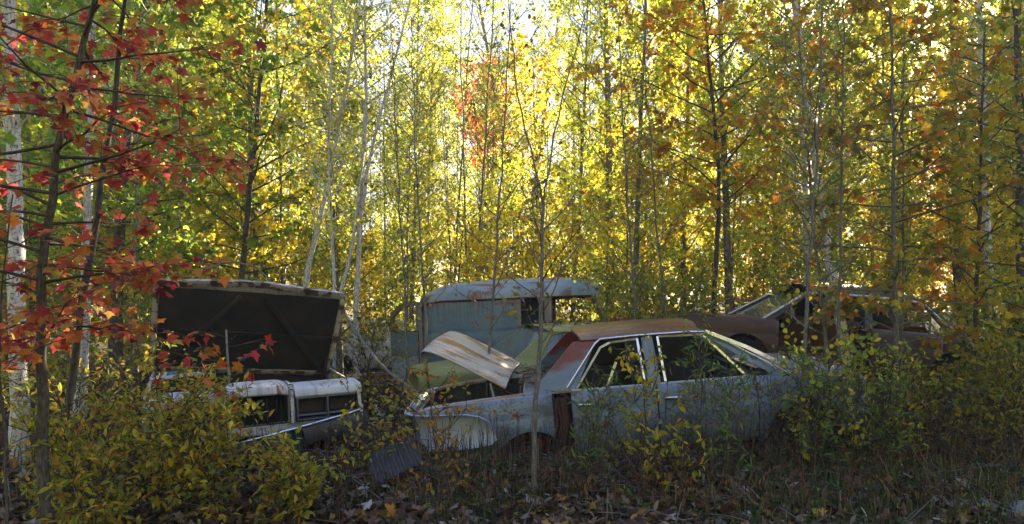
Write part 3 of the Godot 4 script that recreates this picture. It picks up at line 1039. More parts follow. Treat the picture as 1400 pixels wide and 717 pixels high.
func spec(over := {}) -> Dictionary:
	var s := {
		sh = [[-2.55, 0.74], [-2.4, 0.80], [-1.5, 0.89], [-1.0, 0.92], [1.0, 0.92], [1.2, 0.93], [2.2, 0.90], [2.5, 0.86], [2.55, 0.80]],
		w = [[-2.55, 0.80], [-2.35, 0.90], [-1.5, 0.95], [1.5, 0.95], [2.3, 0.92], [2.55, 0.86]],
		prof = [[0.0, 0.90], [0.08, 0.945], [0.35, 0.985], [0.58, 1.0], [0.64, 0.978], [0.69, 0.985], [0.84, 0.985], [0.95, 0.965], [0.985, 0.945], [1.0, 0.92]],
		sill = 0.30, arches = [[-1.38, 0.33, 0.36], [1.57, 0.33, 0.37]], doors = [-1.0, -0.12, 1.0],
		belt = 0.92, drip = 1.31, zb = 0.84, zr = 0.66, rise = 0.10,
		xr0 = -1.38, xr1 = -0.80, xf1 = 0.46, xf0 = 1.10, xc0 = -0.98, xc1 = -0.64}
	s.merge(over, true)
	return s

func make_cars() -> void:
	M.rubber = mat(lin(0.018, 0.018, 0.018), 0.9)
	M.rusty = mat(lin(0.10, 0.045, 0.025), 0.9)
	M.rusty.albedo_texture = ramp_tex(0.03, 61, [[0.0, lin(0.25, 0.2, 0.18)], [0.5, lin(0.8, 0.7, 0.6)], [1.0, lin(1.0, 1.0, 1.0)]], 256)
	M.rusty.uv1_triplanar = true
	M.rusty.uv1_scale = Vector3.ONE * 1.5
	M.dark_metal = mat(lin(0.028, 0.022, 0.018), 0.85)
	M.dark_trim = mat(lin(0.02, 0.018, 0.017), 0.7)
	M.brown_trim = mat(lin(0.16, 0.065, 0.025), 0.8)
	M.grey_trim = mat(lin(0.05, 0.05, 0.052), 0.8)
	M.chrome = mat(lin(0.62, 0.63, 0.64), 0.28, 0.9)
	M.chrome.roughness_texture = plain_tex(0.03, 91, 256)
	M.chrome.uv1_triplanar = true
	M.pale = mat(lin(0.42, 0.48, 0.54), 0.42)
	M.glass = mat(Color(0.55, 0.62, 0.60, 0.22), 0.08)
	M.glass.transparency = BaseMaterial3D.TRANSPARENCY_ALPHA
	M.dark_rust = mat(lin(0.05, 0.024, 0.015), 0.95)
	M.bright_trim = mat(lin(0.62, 0.64, 0.66), 0.35, 0.2)
	M.shade_pane = mat(lin(0.05, 0.048, 0.042), 0.6)  # opaque dark window colour that stands in for shade inside the cabins
	M.panel_brown = mat(lin(0.035, 0.027, 0.025), 0.55)
	M.grey_metal = mat(lin(0.16, 0.165, 0.17), 0.5, 0.3)
	M.dull_bumper = mat(lin(0.05, 0.048, 0.052), 0.5)
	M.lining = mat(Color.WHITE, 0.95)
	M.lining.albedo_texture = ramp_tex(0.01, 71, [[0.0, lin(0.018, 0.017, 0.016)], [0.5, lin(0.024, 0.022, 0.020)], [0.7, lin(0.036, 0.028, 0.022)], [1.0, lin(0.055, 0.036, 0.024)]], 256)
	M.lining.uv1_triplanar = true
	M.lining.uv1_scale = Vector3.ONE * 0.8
	M.flaking = mat(Color.WHITE, 0.75)
	M.flaking.albedo_texture = ramp_tex(0.022, 83, [[0.0, lin(0.46, 0.45, 0.41)], [0.47, lin(0.40, 0.38, 0.34)], [0.52, lin(0.10, 0.045, 0.025)], [1.0, lin(0.03, 0.018, 0.013)]], 256)
	M.flaking.uv1_triplanar = true
	M.flaking.uv1_scale = Vector3.ONE * 1.1
	make_blue_sedan()
	make_white_car()
	make_van()
	make_other_cars()

# ------------------------------------------------------------------ pale blue four-door, boot open
func make_blue_sedan() -> void:
	var m := paint("sedan", 1024, 500)
	var s := spec({arches = [[-1.40, 0.20, 0.37], [1.22, 0.33, 0.36]], doors = [-1.0, -0.17, 0.78], drip = 1.37, xr0 = -1.40, xr1 = -0.90, xf1 = 0.36, xf0 = 1.05, xc0 = -0.95, xc1 = -0.69,
		sh = [[-2.55, 0.80], [-2.4, 0.85], [-1.5, 0.90], [-1.0, 0.92], [0.8, 0.92], [1.0, 0.92], [1.6, 0.89], [1.8, 0.85], [1.88, 0.78]],
		w = [[-2.55, 0.82], [-2.35, 0.91], [-1.5, 0.95], [1.2, 0.95], [1.65, 0.92], [1.88, 0.84]]})
	var car := thing("blue_sedan", "pale blue four-door saloon with rusty red roof and raised boot lid", "car", Vector3(1.66, 0.033, -7.95), Vector3(0.05, -0.03, 0.085))
	sedan(car, s, m, M.grey_trim, {no_boot = true, no_bumpers = true, glass = false, gap = 0.17})
	m.roughness = 0.34
	side_plate(car, "front_window", s, [[-0.08, s.belt], [0.95, s.belt], [0.32, s.drip - 0.01], [-0.10, s.drip - 0.01]], -1.0, M.shade_pane, 0.005)  # both far-side panes are added dark, in place of shade in the cabin
	side_plate(car, "rear_door_window", s, [[-0.95, s.belt], [-0.24, s.belt], [-0.26, s.drip - 0.01], [-0.69, s.drip - 0.02]], -1.0, M.shade_pane, 0.005)
	for side in [1.0, -1.0]:
		for q in [[-0.98, -0.20], [-0.14, 0.74]]:
			var dc := Geo.new()
			dc.box(Transform3D(Basis(), Vector3((q[0] + q[1]) * 0.5, 0.62, 0.80 * side)), Vector3(q[1] - q[0], 0.56, 0.03), 0.01)
			part(car, "door_card", dc, M.grey_trim)
	# rusted-through sill behind the rear door
	var j := Geo.new()
	j.plate(PackedVector3Array([Vector3(-1.19, 0.86, 0.84), Vector3(-1.22, 0.38, 0.86), Vector3(-1.18, 0.27, 0.87), Vector3(-1.13, 0.40, 0.86), Vector3(-1.07, 0.24, 0.87), Vector3(-1.02, 0.37, 0.86), Vector3(-0.97, 0.30, 0.86), Vector3(-0.97, 0.86, 0.84)]), Vector3(0, 0, 1), 0.02)
	part(car, "rusted_jamb", j, M.dark_metal, false)
	for k in 5:
		var f := Geo.new()
		var x0 := -1.20 + k * 0.035 + rng.randf_range(-0.01, 0.01)
		f.tube(PackedVector3Array([Vector3(x0, 0.86, 0.89), Vector3(x0 + rng.randf_range(-0.03, 0.03), 0.62, 0.90 + rng.randf() * 0.03), Vector3(x0 + rng.randf_range(-0.08, 0.05), 0.28 + rng.randf() * 0.3, 0.91 + rng.randf() * 0.06)]), PackedFloat32Array([0.020, 0.014 + rng.randf() * 0.012, 0.004]), 5)
		part(car, "rust_flake", f, M.dark_rust)
	# boot: side rails, floor, wheel house, bulkhead and lid
	for side in [1.0, -1.0]:
		var g := Geo.new()
		deck(g, s, -2.5, -1.46, 0.66 * side, 0.95 * side, 0.0)
		part(car, "boot_rail", g, m)
		var h := Geo.new()
		h.lathe(Transform3D(Basis(Vector3.RIGHT, PI / 2), Vector3(-1.36, 0.36, 0.62 * side)), PackedVector2Array([Vector2(0.0, 0.16), Vector2(0.34, 0.15), Vector2(0.40, 0.10), Vector2(0.41, -0.16)]), 24)
		part(car, "wheel_house", h, M.dark_metal)
	var bf := Geo.new()
	bf.box(Transform3D(Basis(), Vector3(-1.95, 0.42, 0)), Vector3(1.05, 0.04, 1.7), 0.01)
	bf.box(Transform3D(Basis(Vector3(0, 0, 1), 0.3), Vector3(-1.42, 0.66, 0)), Vector3(0.04, 0.5, 1.5), 0.01)
	part(car, "boot_floor", bf, M.dark_metal)
	var lid := Geo.new()
	var prof := [Vector2(0, 0), Vector2(0.2, 0.02), Vector2(0.45, 0.035), Vector2(0.7, 0.035), Vector2(0.86, 0.012), Vector2(0.97, -0.035), Vector2(1.05, -0.10), Vector2(1.10, -0.175), Vector2(1.13, -0.26)]
	var lift := 0.53
	var p := PackedVector3Array(); var u := PackedVector2Array()
	var nz := 14
	for q in nz + 1:
		var zf := (float(q) / nz - 0.5) * 2.0
		for layer in 2:
			for kk in prof.size():
				var k: int = kk if layer == 0 else prof.size() - 1 - kk
				var c: Vector2 = prof[k]
				var nrm := Vector2(0, -0.022) if k < 5 else Vector2(-0.022, -0.008)
				if layer == 1: c += nrm
				var bow := 0.03 * (1.0 - zf * zf)
				var d := Vector2(-c.x * cos(lift) - (c.y + bow) * sin(lift), c.x * sin(lift) * 1.0 + (c.y + bow) * cos(lift))
				p.append(Vector3(-1.58 + d.x, 0.945 + d.y, zf * 0.69)); u.append(uv_top(-1.52 - prof[k].x, zf * 0.69))
		p.append(p[q * (prof.size() * 2 + 1)]); u.append(u[q * (prof.size() * 2 + 1)])
	lid.sheet(p, u, prof.size() * 2 + 1)
	var lo := part(car, "boot_lid", lid, m)
	lo.rotation = Vector3(0.07, -0.10, 0)
	lo.position = Vector3(0.0, 0.02, -0.23)
	lo.set_meta("label", "raised boot lid of worn pale paint with rusty red streaks")
	for z in [-0.5, 0.5]:
		var st := Geo.new()
		st.tube(PackedVector3Array([Vector3(-1.45, 0.78, z), Vector3(-1.60, 0.86, z), Vector3(-1.80, 1.00, z)]), PackedFloat32Array([0.014, 0.014, 0.012]), 6)
		part(lo, "hinge", st, M.rusty)
	var sp := Geo.new()
	sp.tube(PackedVector3Array([Vector3(-1.72, 0.84, 0.62), Vector3(-1.74, 1.0, 0.62)]), PackedFloat32Array([0.014, 0.014]), 6)
	part(lo, "lid_stay", sp, M.pale)
	# rear bumper wrapped round the corner, rust hole beneath it
	var b := Geo.new()
	var plan := PackedVector2Array()
	for q in [[-1.74, 0.985], [-1.79, 0.995], [-1.88, 1.0], [-2.0, 0.995], [-2.2, 0.985], [-2.38, 0.955], [-2.52, 0.87], [-2.60, 0.74], [-2.63, 0.5], [-2.64, 0.2], [-2.64, -0.2], [-2.63, -0.5], [-2.60, -0.74], [-2.52, -0.87], [-2.38, -0.955], [-2.2, -0.98], [-1.8, -0.985]]:
		plan.append(Vector2(q[0], q[1]))
	blade(b, plan, 0.47, 0.81, 0.04, 1.0, [[0.54, 0.63], [0.50, 0.715], [0.485, 0.77], [0.475, 0.80]])
	var bo := part(car, "rear_bumper", b, M.pale)
	bo.set_meta("label", "pale wrap-round rear bumper corner")
	# window frames of the near side, loose divider bar, vent window
	for side in [1.0, -1.0]:
		var fr := Geo.new()
		frame_loop(fr, s, [[0.70, 0.935], [0.35, 1.345], [-0.09, 1.36], [-0.07, 0.935]], side)
		part(car, "front_window_frame", fr, M.chrome, false)
		var rf := Geo.new()
		frame_loop(rf, s, [[-0.27, 0.935], [-0.29, 1.355], [-0.56, 1.34], [-0.66, 1.30], [-0.93, 0.935]], side)
		part(car, "rear_window_frame", rf, M.chrome, false)
		var ap := Geo.new()
		var pts := PackedVector3Array([gp(s, 0.38, 1.375, side, 0.02), gp(s, 0.74, 1.20, side, 0.03), gp(s, 1.10, 0.99, side, 0.02)])
		ap.beam(pts, Vector3(0, 0, 1), 0.03, 0.035)
		part(car, "windscreen_trim", ap, M.chrome, false)
	var lb := Geo.new()
	lb.beam(PackedVector3Array([Vector3(-0.64, 0.90, 0.80), Vector3(-0.52, 1.15, 0.74)]), Vector3(0, 0, 1), 0.012, 0.026)
	part(car, "loose_divider_bar", lb, M.chrome, false)
	var sl := Geo.new()
	for q in [[-0.98, -0.19], [-0.15, 0.76]]:
		sl.beam(PackedVector3Array([Vector3(q[0], 0.925, side_z(s, q[0], 0.92) - 0.005), Vector3(q[1], 0.925, side_z(s, q[1], 0.92) - 0.005)]), Vector3(0, 0, 1), 0.03, 0.014)
	part(car, "sill_trim", sl, M.pale, false)

# ------------------------------------------------------------------ white car with its bonnet up
func make_white_car() -> void:
	var m := paint("white", 512, 610)
	var s := spec({sh = [[-2.5, 0.78], [-2.3, 0.84], [-1.2, 0.92], [0.8, 0.92], [1.0, 0.90], [2.2, 0.86], [2.38, 0.84], [2.42, 0.80]], w = [[-2.5, 0.86], [-1.5, 0.97], [1.5, 0.97], [2.2, 0.965], [2.42, 0.95]], doors = [-1.1, -0.2, 0.85],
		arches = [[-1.4, 0.33, 0.36], [1.45, 0.33, 0.37]], xf0 = 0.78, xf1 = 0.2, prof = [[0.0, 0.92], [0.1, 0.96], [0.4, 0.99], [0.66, 1.0], [0.7, 0.985], [0.9, 0.98], [1.0, 0.955]]})
	var car := thing("white_car", "white saloon facing the camera behind the yellow shrubs, bonnet propped open", "car", Vector3(-3.29, 0.0, -8.87), Vector3(0.045, -1.138, 0.0))
	sedan(car, s, m, M.grey_trim, {no_bonnet = true, no_bumpers = true})
	car.get_node("grille_panel").free()
	# header panel with a raised centre, grille opening, lamp bays
	for q in [["header_panel", -0.27, 0.27, 0.045], ["lamp_header", -0.945, -0.31, 0.0], ["lamp_header", 0.31, 0.945, 0.0]]:
		var g := Geo.new()
		var p := PackedVector3Array(); var u := PackedVector2Array()
		for k in 13:
			var z := lerpf(q[1], q[2], k / 12.0)
			var rise: float = q[3] * (1.0 - pow(absf(z) / 0.3, 6.0))
			for e in [[2.02, 0.80], [2.02, 0.868], [2.04, 0.882], [2.30, 0.868], [2.375, 0.858], [2.40, 0.842], [2.41, 0.79], [2.405, 0.772], [2.36, 0.765]]:
				p.append(Vector3(e[0], e[1] + rise, z)); u.append(uv_top(e[0], z))
		g.sheet(p, u, 9)
		part(car, q[0], g, m)
	for z in [-0.29, 0.29]:
		var g := Geo.new()
		g.box(Transform3D(Basis(), Vector3(2.37, 0.70, z)), Vector3(0.16, 0.33, 0.055), 0.012)
		g.box(Transform3D(Basis(), Vector3(2.22, 0.87, z)), Vector3(0.36, 0.07, 0.055), 0.012)
		part(car, "grille_post", g, m)
	for side in [-1.0, 1.0]:
		var bay := Geo.new()
		bay.box(Transform3D(Basis(), Vector3(2.28, 0.67, side * 0.63)), Vector3(0.05, 0.24, 0.62), 0.006)
		var bo := part(car, "lamp_bay", bay, M.dark_trim)
		var rim := Geo.new()
		for z in [0.34, 0.62, 0.92]:
			rim.beam(PackedVector3Array([Vector3(2.36, 0.555, z * side), Vector3(2.36, 0.77, z * side)]), Vector3(1, 0, 0), 0.10, 0.018)
		for y in [0.56, 0.60, 0.762]:
			rim.beam(PackedVector3Array([Vector3(2.36, y, 0.33 * side), Vector3(2.36, y, 0.93 * side)]), Vector3(1, 0, 0), 0.09, 0.014)
		part(bo, "lamp_surround", rim, M.grey_metal)
		for z in [0.48, 0.77]:
			var l := Geo.new()
			l.box(Transform3D(Basis(), Vector3(2.318, 0.68, z * side)), Vector3(0.02, 0.13, 0.24), 0.006)
			part(bo, "headlight_recess", l, M.dark_metal)
	var gb := Geo.new()
	gb.box(Transform3D(Basis(), Vector3(2.26, 0.66, 0)), Vector3(0.04, 0.26, 0.52), 0.006)
	var go := part(car, "grille", gb, M.dark_trim)
	for k in 13:
		var bar := Geo.new()
		bar.box(Transform3D(Basis(), Vector3(2.335, 0.67, -0.24 + k * 0.04)), Vector3(0.05, 0.25, 0.010), 0.002)
		part(go, "grille_bar", bar, M.dark_metal)
	var va := Geo.new()
	va.box(Transform3D(Basis(), Vector3(2.33, 0.50, 0)), Vector3(0.08, 0.10, 1.86), 0.01)
	part(car, "valance", va, m)
	# bumper hanging down at its far end
	var bm := Geo.new()
	var plan := PackedVector2Array()
	for q in [[2.0, -1.01], [2.3, -1.00], [2.44, -0.93], [2.50, -0.78], [2.53, -0.5], [2.55, 0.0], [2.53, 0.5], [2.50, 0.78], [2.44, 0.93], [2.3, 1.0], [2.0, 1.01]]: plan.append(Vector2(q[0], q[1]))
	blade(bm, plan, -0.09, 0.09, 0.02, -1.0)
	var bmo := part(car, "front_bumper", bm, M.dull_bumper)
	bmo.position = Vector3(0, 0.37, 0)
	bmo.rotation.x = 0.16
	bmo.set_meta("label", "dark front bumper hanging down with a bright chrome edge")
	var strip := Geo.new()
	var sp := PackedVector3Array(); var sr := PackedFloat32Array()
	for q in plan: sp.append(Vector3(q.x + 0.012, 0.095, q.y * 1.005)); sr.append(0.012)
	strip.tube(sp, sr, 6)
	part(bmo, "chrome_edge", strip, M.chrome)
	for z in [-0.32, 0.32]:
		var gd := Geo.new()
		gd.box(Transform3D(Basis(), Vector3(2.57, -0.03, z)), Vector3(0.09, 0.24, 0.10), 0.02)
		part(bmo, "bumper_guard", gd, M.rubber)
	# engine bay
	var eb := Geo.new()
	eb.box(Transform3D(Basis(), Vector3(1.45, 0.52, 0)), Vector3(0.75, 0.38, 0.55), 0.05)
	var eo := part(car, "engine", eb, M.dark_metal)
	var ac := Geo.new()
	ac.lathe(Transform3D(Basis(), Vector3(1.45, 0.74, 0.02)), PackedVector2Array([Vector2(0.2, 0.0), Vector2(0.2, 0.09), Vector2(0.17, 0.105), Vector2(0.03, 0.11), Vector2(0.0, 0.12)]), 24)
	part(eo, "air_cleaner", ac, M.rusty)
	for z in [-0.55, 0.55]:
		var ib := Geo.new()
		ib.box(Transform3D(Basis(), Vector3(1.45, 0.66, z * 1.35)), Vector3(1.1, 0.2, 0.25), 0.06)
		part(car, "inner_wing", ib, M.dark_metal)
	var bt := Geo.new()
	bt.box(Transform3D(Basis(), Vector3(1.86, 0.70, -0.58)), Vector3(0.18, 0.20, 0.24), 0.01)
	part(car, "battery", bt, M.dark_trim)
	var jar := Geo.new()
	jar.lathe(Transform3D(Basis(), Vector3(1.95, 0.80, -0.32)), PackedVector2Array([Vector2(0.05, -0.12), Vector2(0.055, 0.0), Vector2(0.03, 0.04), Vector2(0.03, 0.06), Vector2(0.0, 0.065)]), 16)
	part(car, "fluid_bottle", jar, M.pale)
	var rad := Geo.new()
	rad.box(Transform3D(Basis(), Vector3(2.06, 0.60, 0)), Vector3(0.07, 0.42, 0.75), 0.01)
	part(car, "radiator", rad, M.dark_metal)
	var fw := Geo.new()
	fw.box(Transform3D(Basis(), Vector3(0.80, 0.60, 0)), Vector3(0.05, 0.62, 1.8), 0.01)
	part(car, "firewall", fw, M.dark_metal)
	# bonnet: outer skin, dark lining, rusty white rim
	var bon := Node3D.new()
	bon.name = "bonnet"
	car.add_child(bon)
	bon.position = Vector3(0.88, 0.92, 0)
	bon.rotation = Vector3(-0.11, 0, 0.97)
	bon.set_meta("label", "propped bonnet with black underside and rusty white rim")
	var top := Geo.new()
	var p := PackedVector3Array(); var u := PackedVector2Array()
	for k in 13:
		var z := lerpf(-0.93, 0.93, k / 12.0)
		for q in 11:
			var x := 1.12 * q / 10.0 * (1.0 + 0.045 * (1.0 - z * z))
			var tw := 0.02 * sin(z * 5.0 + x * 3.0)
			p.append(Vector3(x, 0.03 * (1.0 - z * z) + (0.0 if q < 10 else -0.03) + tw * 0.3, z)); u.append(uv_top(0.9 + x, z))
	top.sheet(p, u, 11)
	part(bon, "bonnet_skin", top, m)
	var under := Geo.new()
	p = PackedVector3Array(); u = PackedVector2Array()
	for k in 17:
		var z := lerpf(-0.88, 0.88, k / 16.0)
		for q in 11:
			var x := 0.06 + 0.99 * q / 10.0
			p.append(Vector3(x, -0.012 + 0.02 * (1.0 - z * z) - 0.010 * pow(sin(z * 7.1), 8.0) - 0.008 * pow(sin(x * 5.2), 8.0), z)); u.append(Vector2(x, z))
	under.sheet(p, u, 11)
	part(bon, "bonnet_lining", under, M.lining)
	for e in [[Vector3(1.09, -0.012, -0.93), Vector3(1.10, 0.012, 0.0), Vector3(1.09, -0.012, 0.93), 0.07], [Vector3(0.03, 0.0, -0.91), Vector3(0.55, 0.0, -0.915), Vector3(1.07, -0.01, -0.91), 0.05], [Vector3(0.03, 0.0, 0.91), Vector3(0.55, 0.0, 0.915), Vector3(1.07, -0.01, 0.91), 0.05], [Vector3(0.03, 0.0, -0.9), Vector3(0.02, 0.01, 0.0), Vector3(0.03, 0.0, 0.9), 0.06]]:
		var rm := Geo.new()
		var pts := PackedVector3Array()
		for k in 15:
			var f := k / 14.0
			var q: Vector3 = e[0].lerp(e[1], f * 2.0) if f < 0.5 else e[1].lerp(e[2], f * 2.0 - 1.0)
			pts.append(q + Vector3(rng.randf_range(-0.008, 0.008) + 0.05 * sin(PI * f) * (1.0 if e[0].x > 1.0 else 0.0), rng.randf_range(-0.008, 0.008), 0))
		rm.beam(pts, Vector3(0, 1, 0), 0.035, e[3])
		part(bon, "bonnet_rim", rm, M.flaking)
	for e in [[Vector3(0.08, -0.022, -0.82), Vector3(1.0, -0.02, -0.12)], [Vector3(0.08, -0.022, 0.82), Vector3(1.0, -0.02, 0.12)], [Vector3(0.52, -0.02, -0.86), Vector3(0.52, -0.005, 0.86)]]:
		var rb := Geo.new()
		rb.beam(PackedVector3Array([e[0], (e[0] + e[1]) * 0.5 + Vector3(0, 0.006, 0), e[1]]), Vector3(0, 1, 0), 0.025, 0.06)
		part(bon, "bonnet_rib", rb, M.lining)
	for z in [-0.86, 0.86]:
		var hg := Geo.new()
		hg.beam(PackedVector3Array([Vector3(-0.10, -0.10, z), Vector3(0.0, -0.02, z), Vector3(0.28, -0.03, z)]), Vector3(0, 0, 1), 0.02, 0.05)
		part(bon, "bonnet_hinge", hg, M.rusty)
	var rod := Geo.new()
	rod.tube(PackedVector3Array([Vector3(1.70, 0.78, 0.20), Vector3(1.58, 1.42, 0.20)]), PackedFloat32Array([0.011, 0.011]), 6)
	part(car, "prop_rod", rod, M.grey_metal)

# ------------------------------------------------------------------ old panel van
func make_van() -> void:
	var m := paint("van", 512, 720)
	var o := thing("panel_van", "old blue panel van with rust runs below its roof gutter", "van", Vector3(0.15, 0.0, -12.85), Vector3(0.0, -0.085, 0.040))
	var s := {sh = [[-1.55, 1.76], [-1.4, 1.80], [1.8, 1.80]], w = [[-1.55, 0.72], [-1.48, 0.80], [-1.36, 0.86], [1.0, 0.86], [1.7, 0.83]], prof = [[0.0, 0.96], [0.1, 0.985], [0.5, 1.0], [0.58, 1.0], [0.60, 0.985], [0.64, 0.985], [0.66, 0.995], [0.85, 0.985], [1.0, 0.955]], sill = 0.42, arches = [[-0.9, 0.35, 0.42]]}
	for side in [1.0, -1.0]:
		for q in [["side_panel", -1.55, 0.10, -9.0, 9.0], ["cab_side", 0.106, 0.66, -9.0, 1.36 if side > 0.0 else 9.0], ["cab_door", 0.666, 1.46, -9.0, 1.36]]:
			var g := Geo.new()
			skin(g, s, q[1], q[2], side, q[3], q[4])
			part(o, q[0], g, m)
		for q in [[0.06, 0.13, 0.0], [0.52, 0.64, 0.0], [1.36, 1.42, 0.24]]:
			var g := Geo.new()
			var z0: float = side_z(s, q[0], 1.36) * side; var z1: float = side_z(s, q[0], 1.80) * side
			var xo: float = q[2]
			g.beam(PackedVector3Array([Vector3((q[0] + q[1]) * 0.5 + xo * 0.7, 1.34, z0 * 0.985), Vector3((q[0] + q[1]) * 0.5 - xo * 0.3, 1.80, z1 * 0.985)]), Vector3(0, 0, 1), 0.05, q[1] - q[0])
			part(o, "window_pillar", g, m, false)
		var gt := Geo.new()
		var pts := PackedVector3Array(); var rr := PackedFloat32Array()
		for q in [[-1.56, 1.60], [-1.53, 1.70], [-1.42, 1.775], [-1.2, 1.80], [0.0, 1.802], [1.0, 1.80], [1.36, 1.795]]:
			pts.append(Vector3(q[0], q[1], (side_z(s, q[0], q[1]) + 0.012) * side)); rr.append(0.016)
		gt.tube(pts, rr, 6)
		part(o, "roof_gutter", gt, M.rusty)
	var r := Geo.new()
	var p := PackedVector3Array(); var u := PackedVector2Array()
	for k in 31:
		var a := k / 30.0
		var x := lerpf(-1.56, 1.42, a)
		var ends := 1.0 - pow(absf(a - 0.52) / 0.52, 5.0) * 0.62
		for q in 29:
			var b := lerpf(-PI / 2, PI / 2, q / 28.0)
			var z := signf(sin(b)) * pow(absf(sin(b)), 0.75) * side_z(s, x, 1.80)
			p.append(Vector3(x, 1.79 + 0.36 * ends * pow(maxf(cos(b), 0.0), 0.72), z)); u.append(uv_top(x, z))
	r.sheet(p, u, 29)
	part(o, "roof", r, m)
	# tail: frame, closed door and the near door swung out with its window
	var fr := Geo.new()
	fr.beam(PackedVector3Array([Vector3(-1.56, 0.45, 0.76), Vector3(-1.57, 1.72, 0.72), Vector3(-1.57, 1.88, 0.4), Vector3(-1.57, 1.90, -0.4), Vector3(-1.57, 1.72, -0.72), Vector3(-1.56, 0.45, -0.76)]), Vector3(1, 0, 0), 0.06, 0.10)
	part(o, "tail_frame", fr, m, false)
	var d := Node3D.new()
	d.name = "rear_door"
	o.add_child(d)
	d.position = Vector3(-1.60, 0, 0.70)
	d.rotation.y = -0.55
	var db := Geo.new()
	db.box(Transform3D(Basis(), Vector3(-0.34, 0.90, 0)), Vector3(0.68, 0.85, 0.05), 0.015)
	part(d, "door_panel", db, m)
	var dw := Geo.new()
	dw.beam(PackedVector3Array([Vector3(-0.02, 1.32, 0), Vector3(-0.02, 1.78, 0), Vector3(-0.40, 1.76, 0), Vector3(-0.62, 1.60, 0), Vector3(-0.66, 1.32, 0)]), Vector3(0, 0, 1), 0.05, 0.09)
	part(d, "door_window_frame", dw, m, false)
	# nose: bonnet and wings ahead of the cab
	var bn := Geo.new()
	p = PackedVector3Array(); u = PackedVector2Array()
	for k in 15:
		var a := k / 14.0
		var x := lerpf(1.5, 2.55, a)
		for q in 21:
			var b := lerpf(-PI / 2, PI / 2, q / 20.0)
			p.append(Vector3(x, 0.62 + (0.60 - 0.16 * a * a) * pow(maxf(cos(b), 0.0), 0.5), sin(b) * lerpf(0.72, 0.45, a))); u.append(uv_top(x, sin(b) * 0.6))
	bn.sheet(p, u, 21)
	part(o, "bonnet", bn, m)
	for side in [1.0, -1.0]:
		var wg := Geo.new()
		wg.lathe(Transform3D(Basis(Vector3.RIGHT, PI / 2), Vector3(2.05, 0.42, 0.70 * side)), PackedVector2Array([Vector2(0.30, 0.16), Vector2(0.44, 0.15), Vector2(0.50, 0.08), Vector2(0.50, -0.08), Vector2(0.44, -0.15), Vector2(0.30, -0.16)]), 28)
		part(o, "wing", wg, m)
		wheel(o, Vector3(2.05, 0.35, 0.72 * side), 0.36)
		wheel(o, Vector3(-0.9, 0.35, 0.72 * side), 0.36)
	var cw := Geo.new()
	cw.box(Transform3D(Basis(), Vector3(1.5, 1.0, 0)), Vector3(0.06, 0.7, 1.6), 0.02)
	part(o, "firewall", cw, m)
	var fl := Geo.new()
	fl.box(Transform3D(Basis(), Vector3(0.0, 0.50, 0)), Vector3(3.0, 0.06, 1.6), 0.01)
	part(o, "floor_pan", fl, M.dark_metal)
	var ws := Geo.new()
	ws.beam(PackedVector3Array([Vector3(1.36, 1.80, 0.0), Vector3(1.56, 1.36, 0.0)]), Vector3(0, 0, 1), 0.04, 0.03)
	part(o, "windscreen_divider", ws, m, false)

# ------------------------------------------------------------------ the other cars
func make_other_cars() -> void:
	var green := thing("green_car", "lime-green car with leaf-strewn roof between the blue van and the blue saloon", "car", Vector3(1.09, 0.02, -10.8), Vector3(0.02, 0.25, 0.02))
	sedan(green, spec({xc0 = -0.9, xc1 = -0.72, rise = 0.09}), paint("green", 512, 830), M.dark_trim, {gutter = paint_plain(lin(0.27, 0.29, 0.10))})
	var dark := thing("dark_car", "dark brown hardtop with bright roof trim and rusty maroon bonnet, half hidden by saplings", "car", Vector3(4.62, 0.46, -10.9), Vector3(0.0, PI + 0.04, 0.085))
	sedan(dark, spec({xf0 = 1.25, xf1 = 0.62, xr0 = -1.62, xr1 = -1.05, xc0 = -1.35, xc1 = -1.0, drip = 1.34, rise = 0.20, zr = 0.68, doors = [-1.2, -0.2, 1.1]}), paint("dark", 512, 940), M.brown_trim, {no_front_door = -1.0, near_glass_gone = -1.0, gutter = M.bright_trim, gutter_size = 0.018, far_glass = M.shade_pane})  # far panes coloured dark to stand for the shaded inside
	var lin_ := Geo.new()
	lin_.box(Transform3D(Basis(), Vector3(0.1, 0.75, 0.55)), Vector3(1.5, 0.6, 0.04), 0.01)
	part(dark, "door_card", lin_, M.brown_trim)
	var red := thing("red_car", "red car cabin showing through the leaves behind the dark brown hardtop", "car", Vector3(4.35, 0.46, -14.6), Vector3(0.0, PI - 0.5, 0.04))
	sedan(red, spec({rise = 0.11}), paint("red", 256, 1050), M.dark_trim, {})
	var pale := paint("pale", 256, 1160)
	var far := thing("pale_car", "pale car far back among the birch trunks left of the van", "car", Vector3(-3.2, -0.02, -17.6), Vector3(0.0, 0.6, 0.0))
	sedan(far, spec(), pale, M.dark_trim, {})
	var white := thing("pale_car", "pale car barely showing between the trunks behind the dark brown hardtop", "car", Vector3(9.6, 0.15, -15.6), Vector3(0.0, -0.5, 0.0))
	sedan(white, spec(), pale, M.dark_trim, {})

func paint_plain(c: Color) -> StandardMaterial3D:
	return mat(c, 0.5)

# ------------------------------------------------------------------ trees and shrubs round the cars
func hero(called: String, label: String, cat: String, ctrl: Array, r0: float, r1: float, bark: Material, kind: int, o: Dictionary, single := 0, wob := 0.012, foliage := "crown") -> Node3D:
	# ctrl: points of the stem in metres; the first is its foot
	var foot: Vector3 = ctrl[0]
	foot.y = ground_height(foot.x, foot.z)
	var c := [Vector3(0, -0.2, 0)]
	for k in range(1, ctrl.size()): c.append(ctrl[k] - foot)
	var path := smooth_path(c, 18, wob)
	return plant(called, label, cat, foot, grow(path, r0, r1, o), bark, kind, single, "", null, foliage)

